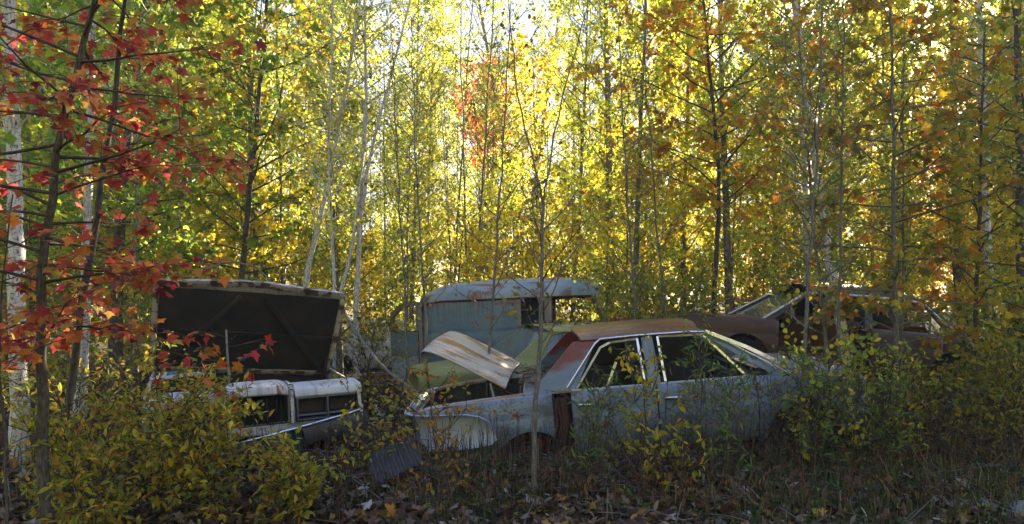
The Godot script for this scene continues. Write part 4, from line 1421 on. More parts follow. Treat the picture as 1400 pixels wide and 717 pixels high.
func side_stem(o: Node3D, ctrl: Array, r0: float, r1: float, bark: Material) -> void:
	var c := []
	for q: Vector3 in ctrl: c.append(q - o.position)
	var g := Geo.new()
	var path := smooth_path(c, 12, 0.01)
	var rr := PackedFloat32Array()
	for k in path.size(): rr.append(lerpf(r0, r1, float(k) / (path.size() - 1)))
	g.tube(path, rr, 6)
	part(o, "side_stem", g, bark)

func make_near_plants() -> void:
	var yellow_shrub := [[0.45, Color(0.42, 0.37, 0.045)], [0.3, Color(0.25, 0.29, 0.045)], [0.17, Color(0.55, 0.38, 0.035)], [0.08, Color(0.36, 0.17, 0.03)]]
	var thin := [[0.6, Color(0.30, 0.24, 0.03)], [0.4, Color(0.18, 0.18, 0.03)]]
	# --- birches
	var bo := {pal = LIME, branches = 42, from = 0.34, reach = 1.25, up = 0.55, curl = 0.15, twigs = 6, leaves = 7, size = 0.05, spread = 0.10, wide = 1.15, flat = 0.25}
	hero("birch_tree", "leaning white birch, leftmost of the three slim birches behind the open bonnet", "tree", [Vector3(-3.15, 0, -10.6), Vector3(-2.98, 2.0, -10.6), Vector3(-2.55, 4.0, -10.6), Vector3(-2.2, 6.2, -10.7), Vector3(-2.0, 8.0, -10.8)], 0.055, 0.012, M.birch, 0, bo)
	hero("birch_tree", "thin upright white birch just right of the open bonnet", "tree", [Vector3(-2.44, 0, -10.0), Vector3(-2.44, 2.0, -10.0), Vector3(-2.50, 4.0, -10.0), Vector3(-2.44, 6.8, -10.1)], 0.036, 0.008, M.birch, 0, bo)
	var b3 := hero("birch_tree", "forked white birch standing nearest to the blue van", "tree", [Vector3(-2.20, 0, -10.4), Vector3(-2.22, 1.6, -10.4), Vector3(-2.16, 3.0, -10.4), Vector3(-2.10, 5.0, -10.5), Vector3(-2.2, 7.6, -10.6)], 0.052, 0.010, M.birch, 0, bo)
	side_stem(b3, [Vector3(-2.16, 2.9, -10.4), Vector3(-1.95, 4.0, -10.3), Vector3(-1.55, 5.4, -10.2), Vector3(-1.3, 6.5, -10.1)], 0.030, 0.008, M.birch)
	side_stem(b3, [Vector3(-2.60, 0.1, -10.2), Vector3(-2.45, 1.6, -10.3), Vector3(-2.25, 2.6, -10.3), Vector3(-2.05, 4.4, -10.4)], 0.038, 0.010, M.birch)
	hero("birch_tree", "pale birch trunk showing through the red maple's crown at left", "tree", [Vector3(-5.45, 0, -9.2), Vector3(-5.35, 2.5, -9.2), Vector3(-5.28, 6.8, -9.3)], 0.075, 0.03, M.birch, 2, {pal = GREEN, branches = 30, from = 0.35, reach = 1.4, up = 0.5, twigs = 6, leaves = 8, size = 0.10, spread = 0.12, flat = 0.5})
	hero("birch_tree", "stout pale birch trunk at the left edge behind red leaves", "tree", [Vector3(-4.36, 0, -6.5), Vector3(-4.40, 1.5, -6.5), Vector3(-4.55, 4.8, -6.6)], 0.085, 0.05, M.birch, 2, {pal = GREEN, branches = 14, from = 0.6, reach = 1.2, up = 0.5, twigs = 5, leaves = 7, size = 0.10, spread = 0.12, flat = 0.5})
	hero("maple_tree", "green maple with dark trunk behind the red maple", "tree", [Vector3(-5.6, 0, -10.3), Vector3(-5.55, 2.4, -10.3), Vector3(-5.35, 4.5, -10.3), Vector3(-5.0, 7.5, -10.3)], 0.11, 0.03, M.dark_bark, 2, {pal = GREEN, branches = 64, from = 0.14, reach = 2.2, up = 0.25, curl = 0.1, twigs = 8, leaves = 9, size = 0.11, spread = 0.12, tiers = true, flat = 0.6})
	hero("maple_tree", "green and yellow maple spreading over the open bonnet", "tree", [Vector3(-4.1, 0, -10.9), Vector3(-4.0, 2.4, -10.9), Vector3(-3.75, 5.0, -10.9), Vector3(-3.6, 7.4, -10.9)], 0.06, 0.02, M.dark_bark, 2, {pal = [[0.5, Color(0.15, 0.24, 0.03)], [0.5, Color(0.5, 0.36, 0.03)]], branches = 56, from = 0.25, reach = 1.9, up = 0.3, curl = 0.1, twigs = 8, leaves = 8, size = 0.10, spread = 0.12, tiers = true, flat = 0.6})
	# --- right-hand trees
	hero("birch_tree", "grey birch leaning left behind the dark brown hardtop", "tree", [Vector3(4.70, 0, -10.0), Vector3(4.35, 2.2, -10.0), Vector3(4.10, 4.0, -10.0), Vector3(3.92, 5.4, -10.0), Vector3(3.75, 7.2, -10.1)], 0.08, 0.03, M.birch, 0, {pal = OLIVE, branches = 44, from = 0.35, reach = 1.5, up = 0.5, curl = 0.15, twigs = 7, leaves = 10, size = 0.065, spread = 0.12, wide = 1.2, flat = 0.3})
	hero("birch_tree", "tall white birch where the sun breaks through at right", "tree", [Vector3(7.25, 0, -11.0), Vector3(7.15, 2.5, -11.0), Vector3(7.10, 5.0, -11.0), Vector3(7.0, 8.0, -11.1)], 0.075, 0.03, M.birch, 0, {pal = OLIVE, branches = 34, from = 0.4, reach = 1.4, up = 0.5, twigs = 6, leaves = 8, size = 0.065, spread = 0.12, wide = 1.2, flat = 0.3})
	hero("aspen_tree", "dark straight trunk at the right edge", "tree", [Vector3(6.62, 0, -9.5), Vector3(6.62, 2.5, -9.5), Vector3(6.58, 5.0, -9.5), Vector3(6.55, 7.5, -9.5)], 0.075, 0.03, M.dark_bark, 3, {pal = OLIVE, branches = 34, from = 0.3, reach = 1.5, up = 0.45, twigs = 6, leaves = 9, size = 0.075, spread = 0.12, flat = 0.4})
	hero("aspen_tree", "tall grey poplar trunk above the rusty roof", "tree", [Vector3(2.15, 0, -16.0), Vector3(2.15, 3.0, -16.0), Vector3(2.1, 6.0, -16.0), Vector3(2.0, 10.5, -16.0)], 0.11, 0.04, M.grey_bark, 3, {pal = LIME, branches = 52, from = 0.3, reach = 2.0, up = 0.75, curl = 0.3, twigs = 7, leaves = 11, size = 0.075, spread = 0.16, flat = 0.2})
	for q in [[0.1, 21.5, -0.6], [0.55, 22.2, 0.5]]:
		hero("aspen_tree", "airy pale-green poplar in the bright gap, " + ("leaning left" if q[2] < 0 else "leaning right"), "tree", [Vector3(q[0], 0, -q[1]), Vector3(q[0], 4.0, -q[1]), Vector3(q[0] + q[2], 8.0, -q[1]), Vector3(q[0] + q[2] * 2.2, 12.0, -q[1])], 0.11, 0.03, M.grey_bark, 3, {pal = [[0.6, Color(0.24, 0.30, 0.05)], [0.4, Color(0.34, 0.34, 0.04)]], branches = 46, from = 0.3, reach = 1.9, up = 0.85, curl = 0.3, twigs = 7, leaves = 9, size = 0.09, spread = 0.18, flat = 0.2})
	hero("maple_tree", "scarlet maple crown against the bright sky gap", "tree", [Vector3(-0.8, 0, -23.0), Vector3(-0.8, 3.0, -23.0), Vector3(-0.75, 6.0, -23.0), Vector3(-0.9, 9.0, -23.0)], 0.06, 0.02, M.dark_bark, 2, {pal = [[0.6, Color(0.75, 0.16, 0.10)], [0.4, Color(0.72, 0.33, 0.10)]], branches = 26, from = 0.62, reach = 1.3, up = 0.6, twigs = 7, leaves = 10, size = 0.13, spread = 0.14, flat = 0.4})
	hero("maple_tree", "golden-orange maple arching over the rusty roof", "tree", [Vector3(2.95, 0, -10.8), Vector3(2.98, 1.8, -10.8), Vector3(3.0, 3.4, -10.6), Vector3(2.75, 5.0, -10.2), Vector3(2.5, 6.4, -9.8)], 0.05, 0.015, M.dark_bark, 2, {pal = [[0.6, Color(0.55, 0.33, 0.03)], [0.25, Color(0.55, 0.22, 0.03)], [0.15, Color(0.40, 0.35, 0.03)]], branches = 40, from = 0.42, reach = 1.9, up = 0.35, curl = 0.05, twigs = 7, leaves = 8, size = 0.095, spread = 0.12, tiers = true, flat = 0.6})
	hero("maple_tree", "slim maple with rust-orange leaves in front of the dark brown hardtop", "tree", [Vector3(3.96, 0, -7.5), Vector3(3.95, 1.0, -7.5), Vector3(3.92, 2.6, -7.5), Vector3(3.90, 4.4, -7.5), Vector3(3.85, 5.2, -7.5)], 0.034, 0.010, M.grey_bark, 2, {pal = [[0.42, Color(0.33, 0.26, 0.03)], [0.32, Color(0.45, 0.18, 0.025)], [0.26, Color(0.20, 0.20, 0.03)]], branches = 46, from = 0.24, reach = 1.25, up = 0.2, curl = 0.0, twigs = 6, leaves = 6, size = 0.085, spread = 0.10, tiers = true, flat = 0.65}, 220)
	hero("alder_tree", "olive-leaved young alder left of the slim orange maple", "tree", [Vector3(3.45, 0, -7.9), Vector3(3.4, 1.2, -7.9), Vector3(3.25, 2.6, -7.9), Vector3(3.1, 4.6, -7.9)], 0.028, 0.008, M.grey_bark, 3, {pal = OLIVE, branches = 38, from = 0.25, reach = 1.0, up = 0.55, curl = 0.1, twigs = 6, leaves = 6, size = 0.062, spread = 0.12, flat = 0.4}, 120)
	hero("alder_tree", "olive-leaved young alder at the right edge of the picture", "tree", [Vector3(5.2, 0, -8.2), Vector3(5.2, 1.2, -8.2), Vector3(5.25, 2.6, -8.2), Vector3(5.3, 4.8, -8.2)], 0.035, 0.010, M.dark_bark, 3, {pal = OLIVE, branches = 40, from = 0.3, reach = 1.2, up = 0.5, curl = 0.1, twigs = 6, leaves = 7, size = 0.065, spread = 0.12, flat = 0.4}, 120)
	hero("maple_tree", "small yellow maple reaching in at the right edge", "tree", [Vector3(5.4, 0, -7.3), Vector3(5.35, 1.2, -7.3), Vector3(5.2, 2.4, -7.3), Vector3(5.1, 3.8, -7.3)], 0.03, 0.010, M.dark_bark, 2, {pal = [[0.7, Color(0.48, 0.36, 0.03)], [0.3, Color(0.26, 0.25, 0.03)]], branches = 30, from = 0.25, reach = 1.1, up = 0.2, twigs = 5, leaves = 5, size = 0.085, spread = 0.1, tiers = true, flat = 0.65}, 120)
	# --- red maple, nearest tree at left
	var red := hero("maple_tree", "red maple with scarlet and orange leaves filling the left edge", "tree", [Vector3(-2.88, 0, -4.55), Vector3(-2.92, 0.9, -4.55), Vector3(-2.90, 1.8, -4.5), Vector3(-2.72, 2.8, -4.45), Vector3(-2.48, 3.6, -4.4), Vector3(-2.35, 4.2, -4.4)], 0.045, 0.012, M.dark_bark, 2, {pal = RED, branches = 58, from = 0.34, reach = 0.98, up = 0.12, curl = -0.08, twigs = 7, leaves = 8, size = 0.068, spread = 0.06, tiers = true, flat = 0.9, droop = 0.25}, 300)
	side_stem(red, [Vector3(-2.88, 1.0, -4.75), Vector3(-2.72, 2.1, -4.75), Vector3(-2.62, 2.9, -4.8), Vector3(-2.52, 3.9, -4.8)], 0.026, 0.012, M.dark_bark)
	hero("maple_sapling", "thin red maple whip under the red maple", "sapling", [Vector3(-3.02, 0, -4.4), Vector3(-3.05, 0.8, -4.4), Vector3(-3.08, 1.6, -4.4), Vector3(-3.0, 2.3, -4.4)], 0.012, 0.004, M.dark_bark, 2, {pal = RED, branches = 12, from = 0.5, reach = 0.5, up = 0.2, twigs = 3, leaves = 4, size = 0.075, spread = 0.05, tiers = true, flat = 0.7}, 120, 0.01, "foliage")
	hero("maple_sapling", "small orange maple sprig in front of the black bonnet lining", "sapling", [Vector3(-2.55, 0, -5.4), Vector3(-2.45, 0.7, -5.4), Vector3(-2.25, 1.15, -5.4), Vector3(-2.02, 1.42, -5.35)], 0.010, 0.003, M.twig, 2, {pal = [[0.6, Color(0.5, 0.17, 0.04)], [0.4, Color(0.40, 0.05, 0.04)]], branches = 10, from = 0.62, reach = 0.28, up = 0.1, twigs = 2, leaves = 2, size = 0.085, spread = 0.04, tiers = true, flat = 0.6}, 60, 0.006, "foliage")
	# --- yellow-green shrubs, left foreground
	var so := {pal = yellow_shrub, branches = 22, from = 0.32, reach = 0.58, up = 0.5, curl = 0.0, twigs = 6, leaves = 7, size = 0.064, spread = 0.06, shape = "fan", flat = 0.7, droop = 0.1}
	var where := [["leftmost yellow-green shrub under the red maple", -3.05, 5.0, 0.85], ["yellow-green shrub in front of the white car's far wing", -2.35, 5.2, 0.85], ["tall yellow-green shrub in front of the white car's grille", -2.32, 5.5, 0.85], ["low yellow-green shrub below the hanging bumper", -1.62, 5.35, 0.5], ["yellow shrub low in the left corner", -2.75, 4.75, 0.62], ["dense yellow-green shrub between the maple and the white car", -2.75, 5.9, 1.0], ["yellow-green shrub at the left edge behind the others", -3.6, 5.9, 1.15]]
	for q in where:
		so.reach = 0.58 * q[3]
		hero("yellow_shrub", q[0], "shrub", [Vector3(q[1], 0, -q[2]), Vector3(q[1] + 0.04, 0.45 * q[3], -q[2]), Vector3(q[1] + 0.02, 0.95 * q[3], -q[2] + 0.05)], 0.012, 0.005, M.twig, 1, so, 190, 0.01, "foliage")
	# --- shrubs and saplings before the blue saloon
	var sap := hero("bare_sapling", "slim grey sapling standing in front of the blue saloon's rear wing", "sapling", [Vector3(0.17, 0, -5.75), Vector3(0.18, 0.7, -5.75), Vector3(0.22, 1.4, -5.75), Vector3(0.245, 2.45, -5.75)], 0.026, 0.012, M.grey_bark, 3, {pal = thin, branches = 14, from = 0.55, reach = 0.8, up = 0.75, curl = 0.2, twigs = 4, leaves = 2, size = 0.05, spread = 0.05, flat = 0.4}, 40, 0.008, "foliage")
	side_stem(sap, [Vector3(0.245, 2.42, -5.75), Vector3(0.18, 2.75, -5.75), Vector3(0.05, 3.3, -5.75), Vector3(-0.05, 4.2, -5.75)], 0.010, 0.004, M.grey_bark)
	side_stem(sap, [Vector3(0.245, 2.42, -5.75), Vector3(0.30, 2.8, -5.75), Vector3(0.38, 3.2, -5.75), Vector3(0.62, 4.1, -5.75)], 0.009, 0.004, M.grey_bark)
	hero("amber_shrub", "thin shrub with small amber leaves in front of the pale rear bumper", "shrub", [Vector3(-0.56, 0, -5.5), Vector3(-0.56, 0.4, -5.5), Vector3(-0.6, 0.75, -5.5), Vector3(-0.62, 1.05, -5.5)], 0.010, 0.003, M.twig, 3, {pal = [[0.5, Color(0.42, 0.24, 0.03)], [0.3, Color(0.30, 0.12, 0.04)], [0.2, Color(0.32, 0.27, 0.03)]], branches = 15, from = 0.25, reach = 0.34, up = 0.7, twigs = 4, leaves = 5, size = 0.04, spread = 0.05, flat = 0.4}, 150, 0.008, "foliage")
	hero("yellow_shrub", "bright yellow low shrub in front of the blue saloon's doors", "shrub", [Vector3(0.98, 0, -5.75), Vector3(1.0, 0.3, -5.75), Vector3(1.05, 0.65, -5.75), Vector3(1.02, 1.2, -5.75)], 0.010, 0.003, M.twig, 1, {pal = [[0.6, Color(0.42, 0.34, 0.03)], [0.4, Color(0.26, 0.26, 0.03)]], branches = 16, from = 0.2, reach = 0.34, up = 0.6, twigs = 4, leaves = 5, size = 0.065, spread = 0.05, flat = 0.5}, 150, 0.008, "foliage")
	hero("yellow_shrub", "small yellow-leaved sprig below the blue saloon's door pillar", "shrub", [Vector3(1.32, 0, -5.7), Vector3(1.32, 0.25, -5.7), Vector3(1.36, 0.6, -5.7)], 0.008, 0.003, M.twig, 1, {pal = [[0.6, Color(0.42, 0.34, 0.03)], [0.4, Color(0.26, 0.26, 0.03)]], branches = 8, from = 0.3, reach = 0.2, up = 0.6, twigs = 3, leaves = 4, size = 0.07, spread = 0.04, flat = 0.5}, 80, 0.006, "foliage")
	hero("yellow_shrub", "wispy yellow-leaved shrub between the white car and the blue saloon", "shrub", [Vector3(-1.15, 0, -6.3), Vector3(-1.15, 0.3, -6.3), Vector3(-1.1, 0.65, -6.3)], 0.010, 0.003, M.twig, 1, {pal = yellow_shrub, branches = 18, from = 0.1, reach = 0.5, up = 0.7, twigs = 4, leaves = 5, size = 0.06, spread = 0.06, shape = "fan", flat = 0.5}, 120, 0.008, "foliage")
	for q in [[1.55, 6.1, 1.35, "feathery green willowherb in front of the saloon's front window"], [1.72, 5.9, 1.1, "green willowherb beside the saloon's front door"], [2.55, 6.2, 1.05, "upright green goldenrod left of the slim orange maple"], [3.2, 6.35, 0.9, "green goldenrod before the saloon's nose"], [0.62, 5.7, 0.95, "thin green weed in front of the saloon's rusted wheel arch"]]:
		hero("tall_weed", q[3], "weed", [Vector3(q[0], 0, -q[1]), Vector3(q[0] + 0.02, q[2] * 0.5, -q[1]), Vector3(q[0] + 0.06, q[2], -q[1])], 0.007, 0.003, M.twig, 4, {pal = [[0.7, Color(0.13, 0.20, 0.05)], [0.3, Color(0.22, 0.24, 0.05)]], branches = 26, from = 0.3, reach = 0.2, up = 0.7, twigs = 2, leaves = 5, size = 0.085, spread = 0.03, flat = 0.3, droop = 0.1}, 100, 0.006, "foliage")
	var dead := [[0.6, Color(0.10, 0.05, 0.028)], [0.4, Color(0.17, 0.10, 0.055)]]
	for q in [[1.95, 6.35, 0.75, "brown dead weed clump below the saloon's front window"], [2.25, 6.2, 0.85, "brown dead weed clump at the saloon's front door edge"], [2.65, 6.45, 0.9, "tall brown dead weed clump before the saloon's front wheel"], [3.0, 6.3, 0.8, "brown dead weed clump before the saloon's front wing"], [3.35, 6.6, 0.85, "brown dead weed clump at the saloon's nose"], [1.35, 6.2, 0.6, "brown dead weed clump below the saloon's door pillar"], [0.75, 6.2, 0.7, "brown dead weed clump at the saloon's rusted jamb"], [3.8, 6.4, 0.7, "brown dead weed clump right of the slim orange maple's foot"]]:
		hero("dead_weed", q[3], "weed", [Vector3(q[0], 0, -q[1]), Vector3(q[0] + 0.02, q[2] * 0.5, -q[1]), Vector3(q[0] + rng.randf_range(-0.1, 0.1), q[2], -q[1])], 0.006, 0.002, M.twig, 4, {pal = dead, branches = 13, from = 0.02, reach = 0.5, up = 0.95, curl = 0.15, twigs = 3, leaves = 5, size = 0.06, spread = 0.05, shape = "fan", flat = 0.2, droop = 0.4}, 0, 0.008, "foliage")
	hero("leafy_shrub", "dense olive-yellow shrub in front of the dark brown hardtop", "shrub", [Vector3(4.2, 0, -7.1), Vector3(4.2, 0.45, -7.1), Vector3(4.2, 0.85, -7.1)], 0.018, 0.006, M.twig, 1, {pal = [[0.5, Color(0.22, 0.21, 0.03)], [0.3, Color(0.33, 0.26, 0.03)], [0.2, Color(0.13, 0.16, 0.03)]], branches = 40, from = 0.12, reach = 0.62, up = 0.5, twigs = 6, leaves = 7, size = 0.062, spread = 0.08, flat = 0.5}, 220, 0.01, "foliage")
	hero("leafy_shrub", "round-leaved green shrub beside the saloon's bonnet", "shrub", [Vector3(2.85, 0, -6.5), Vector3(2.85, 0.5, -6.5), Vector3(2.82, 1.15, -6.5)], 0.014, 0.005, M.twig, 3, {pal = OLIVE, branches = 30, from = 0.2, reach = 0.55, up = 0.5, twigs = 5, leaves = 5, size = 0.055, spread = 0.08, flat = 0.5}, 150, 0.01, "foliage")
	hero("leafy_shrub", "sparse olive shrub hiding the saloon's nose", "shrub", [Vector3(3.4, 0, -6.75), Vector3(3.4, 0.5, -6.75), Vector3(3.45, 1.0, -6.75)], 0.014, 0.005, M.twig, 1, {pal = OLIVE, branches = 30, from = 0.1, reach = 0.5, up = 0.6, twigs = 5, leaves = 6, size = 0.055, spread = 0.08, flat = 0.5}, 120, 0.01, "foliage")
	hero("leafy_shrub", "dark yellow shrub at the right edge above the grass", "shrub", [Vector3(4.75, 0, -7.0), Vector3(4.8, 0.5, -7.0), Vector3(4.8, 1.0, -7.0)], 0.016, 0.006, M.twig, 1, {pal = [[0.5, Color(0.30, 0.25, 0.03)], [0.5, Color(0.17, 0.18, 0.03)]], branches = 34, from = 0.12, reach = 0.65, up = 0.5, twigs = 5, leaves = 7, size = 0.06, spread = 0.08, flat = 0.5}, 150, 0.01, "foliage")
	for q in [[-1.3, 9.2, "thin bare sapling left of the blue van's open door"], [-1.02, 9.0, "thin bare sapling in front of the blue van's rear edge"], [-0.3, 8.6, "thin stem in front of the blue van's rusty side"], [1.55, 8.9, "thin stem rising behind the rusty roof"], [2.05, 9.4, "thin leaning stem behind the rusty roof's front edge"], [2.6, 6.6, "grey sapling rising past the saloon's bonnet"], [3.25, 7.3, "grey twin sapling before the hardtop's windscreen"], [4.6, 8.6, "dark sapling before the hardtop's rear pillar"], [-4.6, 8.8, "bare sapling behind the red maple"]]:
		var lean := rng.randf_range(-0.25, 0.25)
		hero("bare_sapling", q[2], "sapling", [Vector3(q[0], 0, -q[1]), Vector3(q[0] + lean * 0.3, 1.5, -q[1]), Vector3(q[0] + lean, 3.2, -q[1]), Vector3(q[0] + lean * 1.6, 5.2, -q[1])], 0.022, 0.005, M.grey_bark, 3, {pal = thin, branches = 26, from = 0.25, reach = 0.8, up = 0.65, curl = 0.2, twigs = 5, leaves = 2, size = 0.05, spread = 0.08, flat = 0.3}, 0, 0.015, "foliage")
	# --- bushes between and behind the vehicles; two added to darken the hardtop's cabin
	for q in [[1.75, 9.9, 1.9, "olive shrub between the van's windscreen and the rusty roof"], [1.5, 12.05, 2.1, "leafy shrub growing up before the van's windscreen"], [2.5, 10.4, 1.9, "olive shrub behind the rusty roof's front edge"], [-1.9, 9.6, 1.4, "twiggy shrub between the open bonnet and the van"], [-4.3, 8.6, 1.7, "twiggy shrub behind the open bonnet's high corner"], [-5.3, 7.6, 1.6, "twiggy shrub behind the yellow shrubs at left"], [6.4, 9.0, 1.7, "olive shrub behind the hardtop's tail"], [1.0, 14.1, 2.3, "leafy shrub seen through the van's windows"], [4.4, 12.3, 2.3, "leafy shrub added behind the hardtop to darken its missing door"], [5.3, 12.2, 2.3, "leafy shrub added behind the hardtop to darken its rear windows"], [5.6, 8.5, 1.4, "olive shrub beside the hardtop's tail"]]:
		hero("leafy_shrub", q[3], "shrub", [Vector3(q[0], 0, -q[1]), Vector3(q[0], q[2] * 0.5, -q[1]), Vector3(q[0] + 0.1, q[2], -q[1])], 0.016, 0.005, M.twig, 3, {pal = OLIVE if q[0] > 0.0 else thin, branches = 34, from = 0.1, reach = 0.8, up = 0.75, twigs = 6, leaves = 8 if q[0] > 0.0 else 2, size = 0.06, spread = 0.1, flat = 0.4}, 0, 0.01, "foliage")
	# --- fallen pole and arched dead branch
	for q in [["fallen_pole", "grey fallen pole leaning from the birches down to the blue saloon's tail", [Vector3(-2.2, 1.55, -9.6), Vector3(-1.5, 1.0, -8.3), Vector3(-0.95, 0.75, -7.5)], 0.022], ["dead_branch", "dead branch arching above the white car's open bonnet", [Vector3(-4.3, 1.8, -9.4), Vector3(-3.8, 2.2, -9.4), Vector3(-3.2, 2.1, -9.4), Vector3(-2.9, 1.4, -9.4), Vector3(-2.85, 0.2, -9.4)], 0.014]]:
		var g := Geo.new()
		var path := smooth_path(q[2], 14, 0.01)
		var rr := PackedFloat32Array()
		for k in path.size(): rr.append(lerpf(q[3], q[3] * 0.7, float(k) / path.size()))
		g.tube(path, rr, 6)
		tag(part(self, q[0], g, M.grey_bark), q[1], "branch")

# ------------------------------------------------------------------ what lies and grows on the ground
func make_floor_cover() -> void:
	# ribbed dark panel lying before the blue saloon's tail
	var pn := thing("ribbed_panel", "dark ribbed sheet of plastic leaning on the ground before the blue saloon", "panel", Vector3(-0.97, 0.36, -6.05), Vector3(0.42, 0.40, 0.42))
	var g := Geo.new()
	g.box(Transform3D(), Vector3(0.42, 0.012, 0.40), 0.004)
	part(pn, "sheet", g, M.panel_brown)
	for k in 7:
		var rb := Geo.new()
		rb.box(Transform3D(Basis(), Vector3(-0.18 + k * 0.06, 0.014, 0)), Vector3(0.030, 0.016, 0.39), 0.005)
		part(pn, "rib", rb, M.panel_brown)
	var st := Geo.new()
	st.lathe(Transform3D(Basis(), Vector3(0, -0.05, 0)), PackedVector2Array([Vector2(0.13, 0.0), Vector2(0.16, 0.05), Vector2(0.12, 0.12), Vector2(0.05, 0.16), Vector2(0.0, 0.165)]), 14)
	var n3 := noise(3.0, 12)
	for k in st.v.size(): st.v[k] *= 1.0 + 0.35 * n3.get_noise_3dv(st.v[k] * 2.0)
	var stone := part(self, "grey_stone", st, mat(lin(0.16, 0.15, 0.16), 0.9))
	stone.position = Vector3(3.80, ground_height(3.80, -5.4), -5.4)
	stone.scale = Vector3(1.3, 0.9, 1.0)
	tag(stone, "grey stone in the bottom right corner", "stone")
	var brown := [[0.36, Color(0.10, 0.055, 0.035)], [0.26, Color(0.18, 0.13, 0.105)], [0.16, Color(0.06, 0.036, 0.028)], [0.14, Color(0.26, 0.15, 0.04)], [0.08, Color(0.30, 0.28, 0.28)]]
	# litter: curled dead leaves
	var lg := Geo.new()
	for k in 26000:
		var d := 4.9 + pow(rng.randf(), 1.6) * 9.0
		var x := rng.randf_range(-0.78, 0.78) * d
		var p := Vector3(x, ground_height(x, -d) + rng.randf_range(0.0, 0.09), -d)
		var b := leaf_basis((rand_dir() * Vector3(1, 0.4, 1)).normalized(), (Vector3.UP + rand_dir() * 0.8).normalized(), rng.randf_range(0.04, 0.11))
		put_leaf(lg, Transform3D(b, p), 2 if k % 3 else 1, pick(brown))
	tag(part(self, "leaf_litter", lg, M.dry, false), "carpet of dead brown leaves under and before the cars", "leaf litter", "", "stuff")
	# fallen leaves that stand out singly
	var bright := [[0.4, Color(0.34, 0.18, 0.03)], [0.3, Color(0.20, 0.03, 0.04)], [0.3, Color(0.30, 0.25, 0.22)]]
	for q in [["yellow-tan fallen leaf in the grass at the bottom edge", 2.28, 5.32, Color(0.42, 0.26, 0.06)], ["dark red fallen leaf beside the yellow-tan one", 2.46, 5.34, Color(0.16, 0.03, 0.04)], ["pale round fallen leaf beside the dark red one", 2.58, 5.33, Color(0.42, 0.42, 0.36)], ["tan maple leaf on dead stalks in the grass at right", 3.05, 5.65, Color(0.36, 0.22, 0.08)], ["pinkish dry leaf hanging above the grass at right", 3.25, 5.95, Color(0.36, 0.24, 0.18)], ["purple-brown dry leaf at the right edge near the grey stone", 3.6, 5.75, Color(0.26, 0.20, 0.18)], ["orange fallen leaf in front of the ribbed panel", -0.72, 5.38, Color(0.45, 0.20, 0.03)], ["small orange fallen leaf below the ribbed panel", -0.85, 5.3, Color(0.36, 0.16, 0.03)], ["pale grey dead leaf left of the ribbed panel", -1.05, 5.45, Color(0.42, 0.40, 0.42)], ["red fallen leaf at the bottom left", -1.95, 4.75, Color(0.30, 0.03, 0.03)]]:
		var o := MeshInstance3D.new()
		o.name = numbered("fallen_leaf")
		o.mesh = leaf_mesh(2, q[3])
		o.material_override = M.dry
		add_child(o)
		o.transform = Transform3D(leaf_basis((rand_dir() * Vector3(1, 0.3, 1)).normalized(), (Vector3.UP + Vector3(0, 0, 0.8)).normalized(), 0.115), Vector3(q[1], ground_height(q[1], -q[2]) + 0.10, -q[2]))
		tag(o, q[0], "leaf")
	# grass
	var gg := Geo.new()
	for k in 12000:
		var d := rng.randf_range(4.9, 7.0)
		var x := rng.randf_range(-0.75, 0.75) * d
		var much := 0.07 + 0.8 * smoothstep(0.22, 0.38, x / d) + 0.5 * exp(-pow((x / d + 0.06) / 0.08, 2.0))
		if rng.randf() > much: continue
		var h := rng.randf_range(0.10, 0.30) * (1.0 if d > 5.3 else 0.7)
		blade_of(gg, Vector3(x, ground_height(x, -d) - 0.01, -d), h, pick([[0.6, Color(0.06, 0.09, 0.025)], [0.3, Color(0.10, 0.11, 0.035)], [0.1, Color(0.20, 0.16, 0.08)]]), 0.004, 0.9)
	tag(part(self, "grass", gg, M.grass, false), "thin drooping green and straw grass along the front", "grass", "", "stuff")
	# dead stalks and bracken
	var wg := Geo.new()
	for k in 4200:
		var d := rng.randf_range(5.3, 7.4)
		var x := rng.randf_range(-0.75, 0.75) * d
		blade_of(wg, Vector3(x, ground_height(x, -d) - 0.01, -d), rng.randf_range(0.08, 0.30) * (1.0 + 0.9 * smoothstep(5.9, 6.6, d)), pick([[0.5, Color(0.07, 0.042, 0.026)], [0.3, Color(0.11, 0.07, 0.045)], [0.2, Color(0.17, 0.13, 0.09)]]), 0.0035, 0.5)
	for k in 260:
		var d := rng.randf_range(5.45, 6.7)
		var x := rng.randf_range(-0.45, 0.75) * d
		if rng.randf() > 0.35 + 0.65 * smoothstep(0.0, 0.12, x / d): continue
		var at := Vector3(x, ground_height(x, -d), -d)
		var tip := at + Vector3(rng.randf_range(-0.3, 0.3), rng.randf_range(0.12, 0.42), rng.randf_range(-0.2, 0.25))
		var c := pick([[0.6, Color(0.10, 0.045, 0.022)], [0.4, Color(0.15, 0.065, 0.028)]])
		for n in 22:
			var f := 0.2 + 0.8 * n / 22.0
			var q := at.lerp(tip, f) + Vector3(0, 0.10 * sin(PI * f), 0)
			var sd := (tip - at).cross(Vector3.UP).normalized() * (1.0 if n % 2 else -1.0)
			put_leaf(wg, Transform3D(leaf_basis((sd + Vector3(0, -0.5, 0) + rand_dir() * 0.4).normalized(), Vector3.UP, 0.10 * (1.2 - f)), q), 4, c)
	tag(part(self, "dead_weeds", wg, M.dry, false), "tangle of dead brown stalks and bracken along the cars", "weeds", "", "stuff")
	# fallen sticks
	var sg := Geo.new()
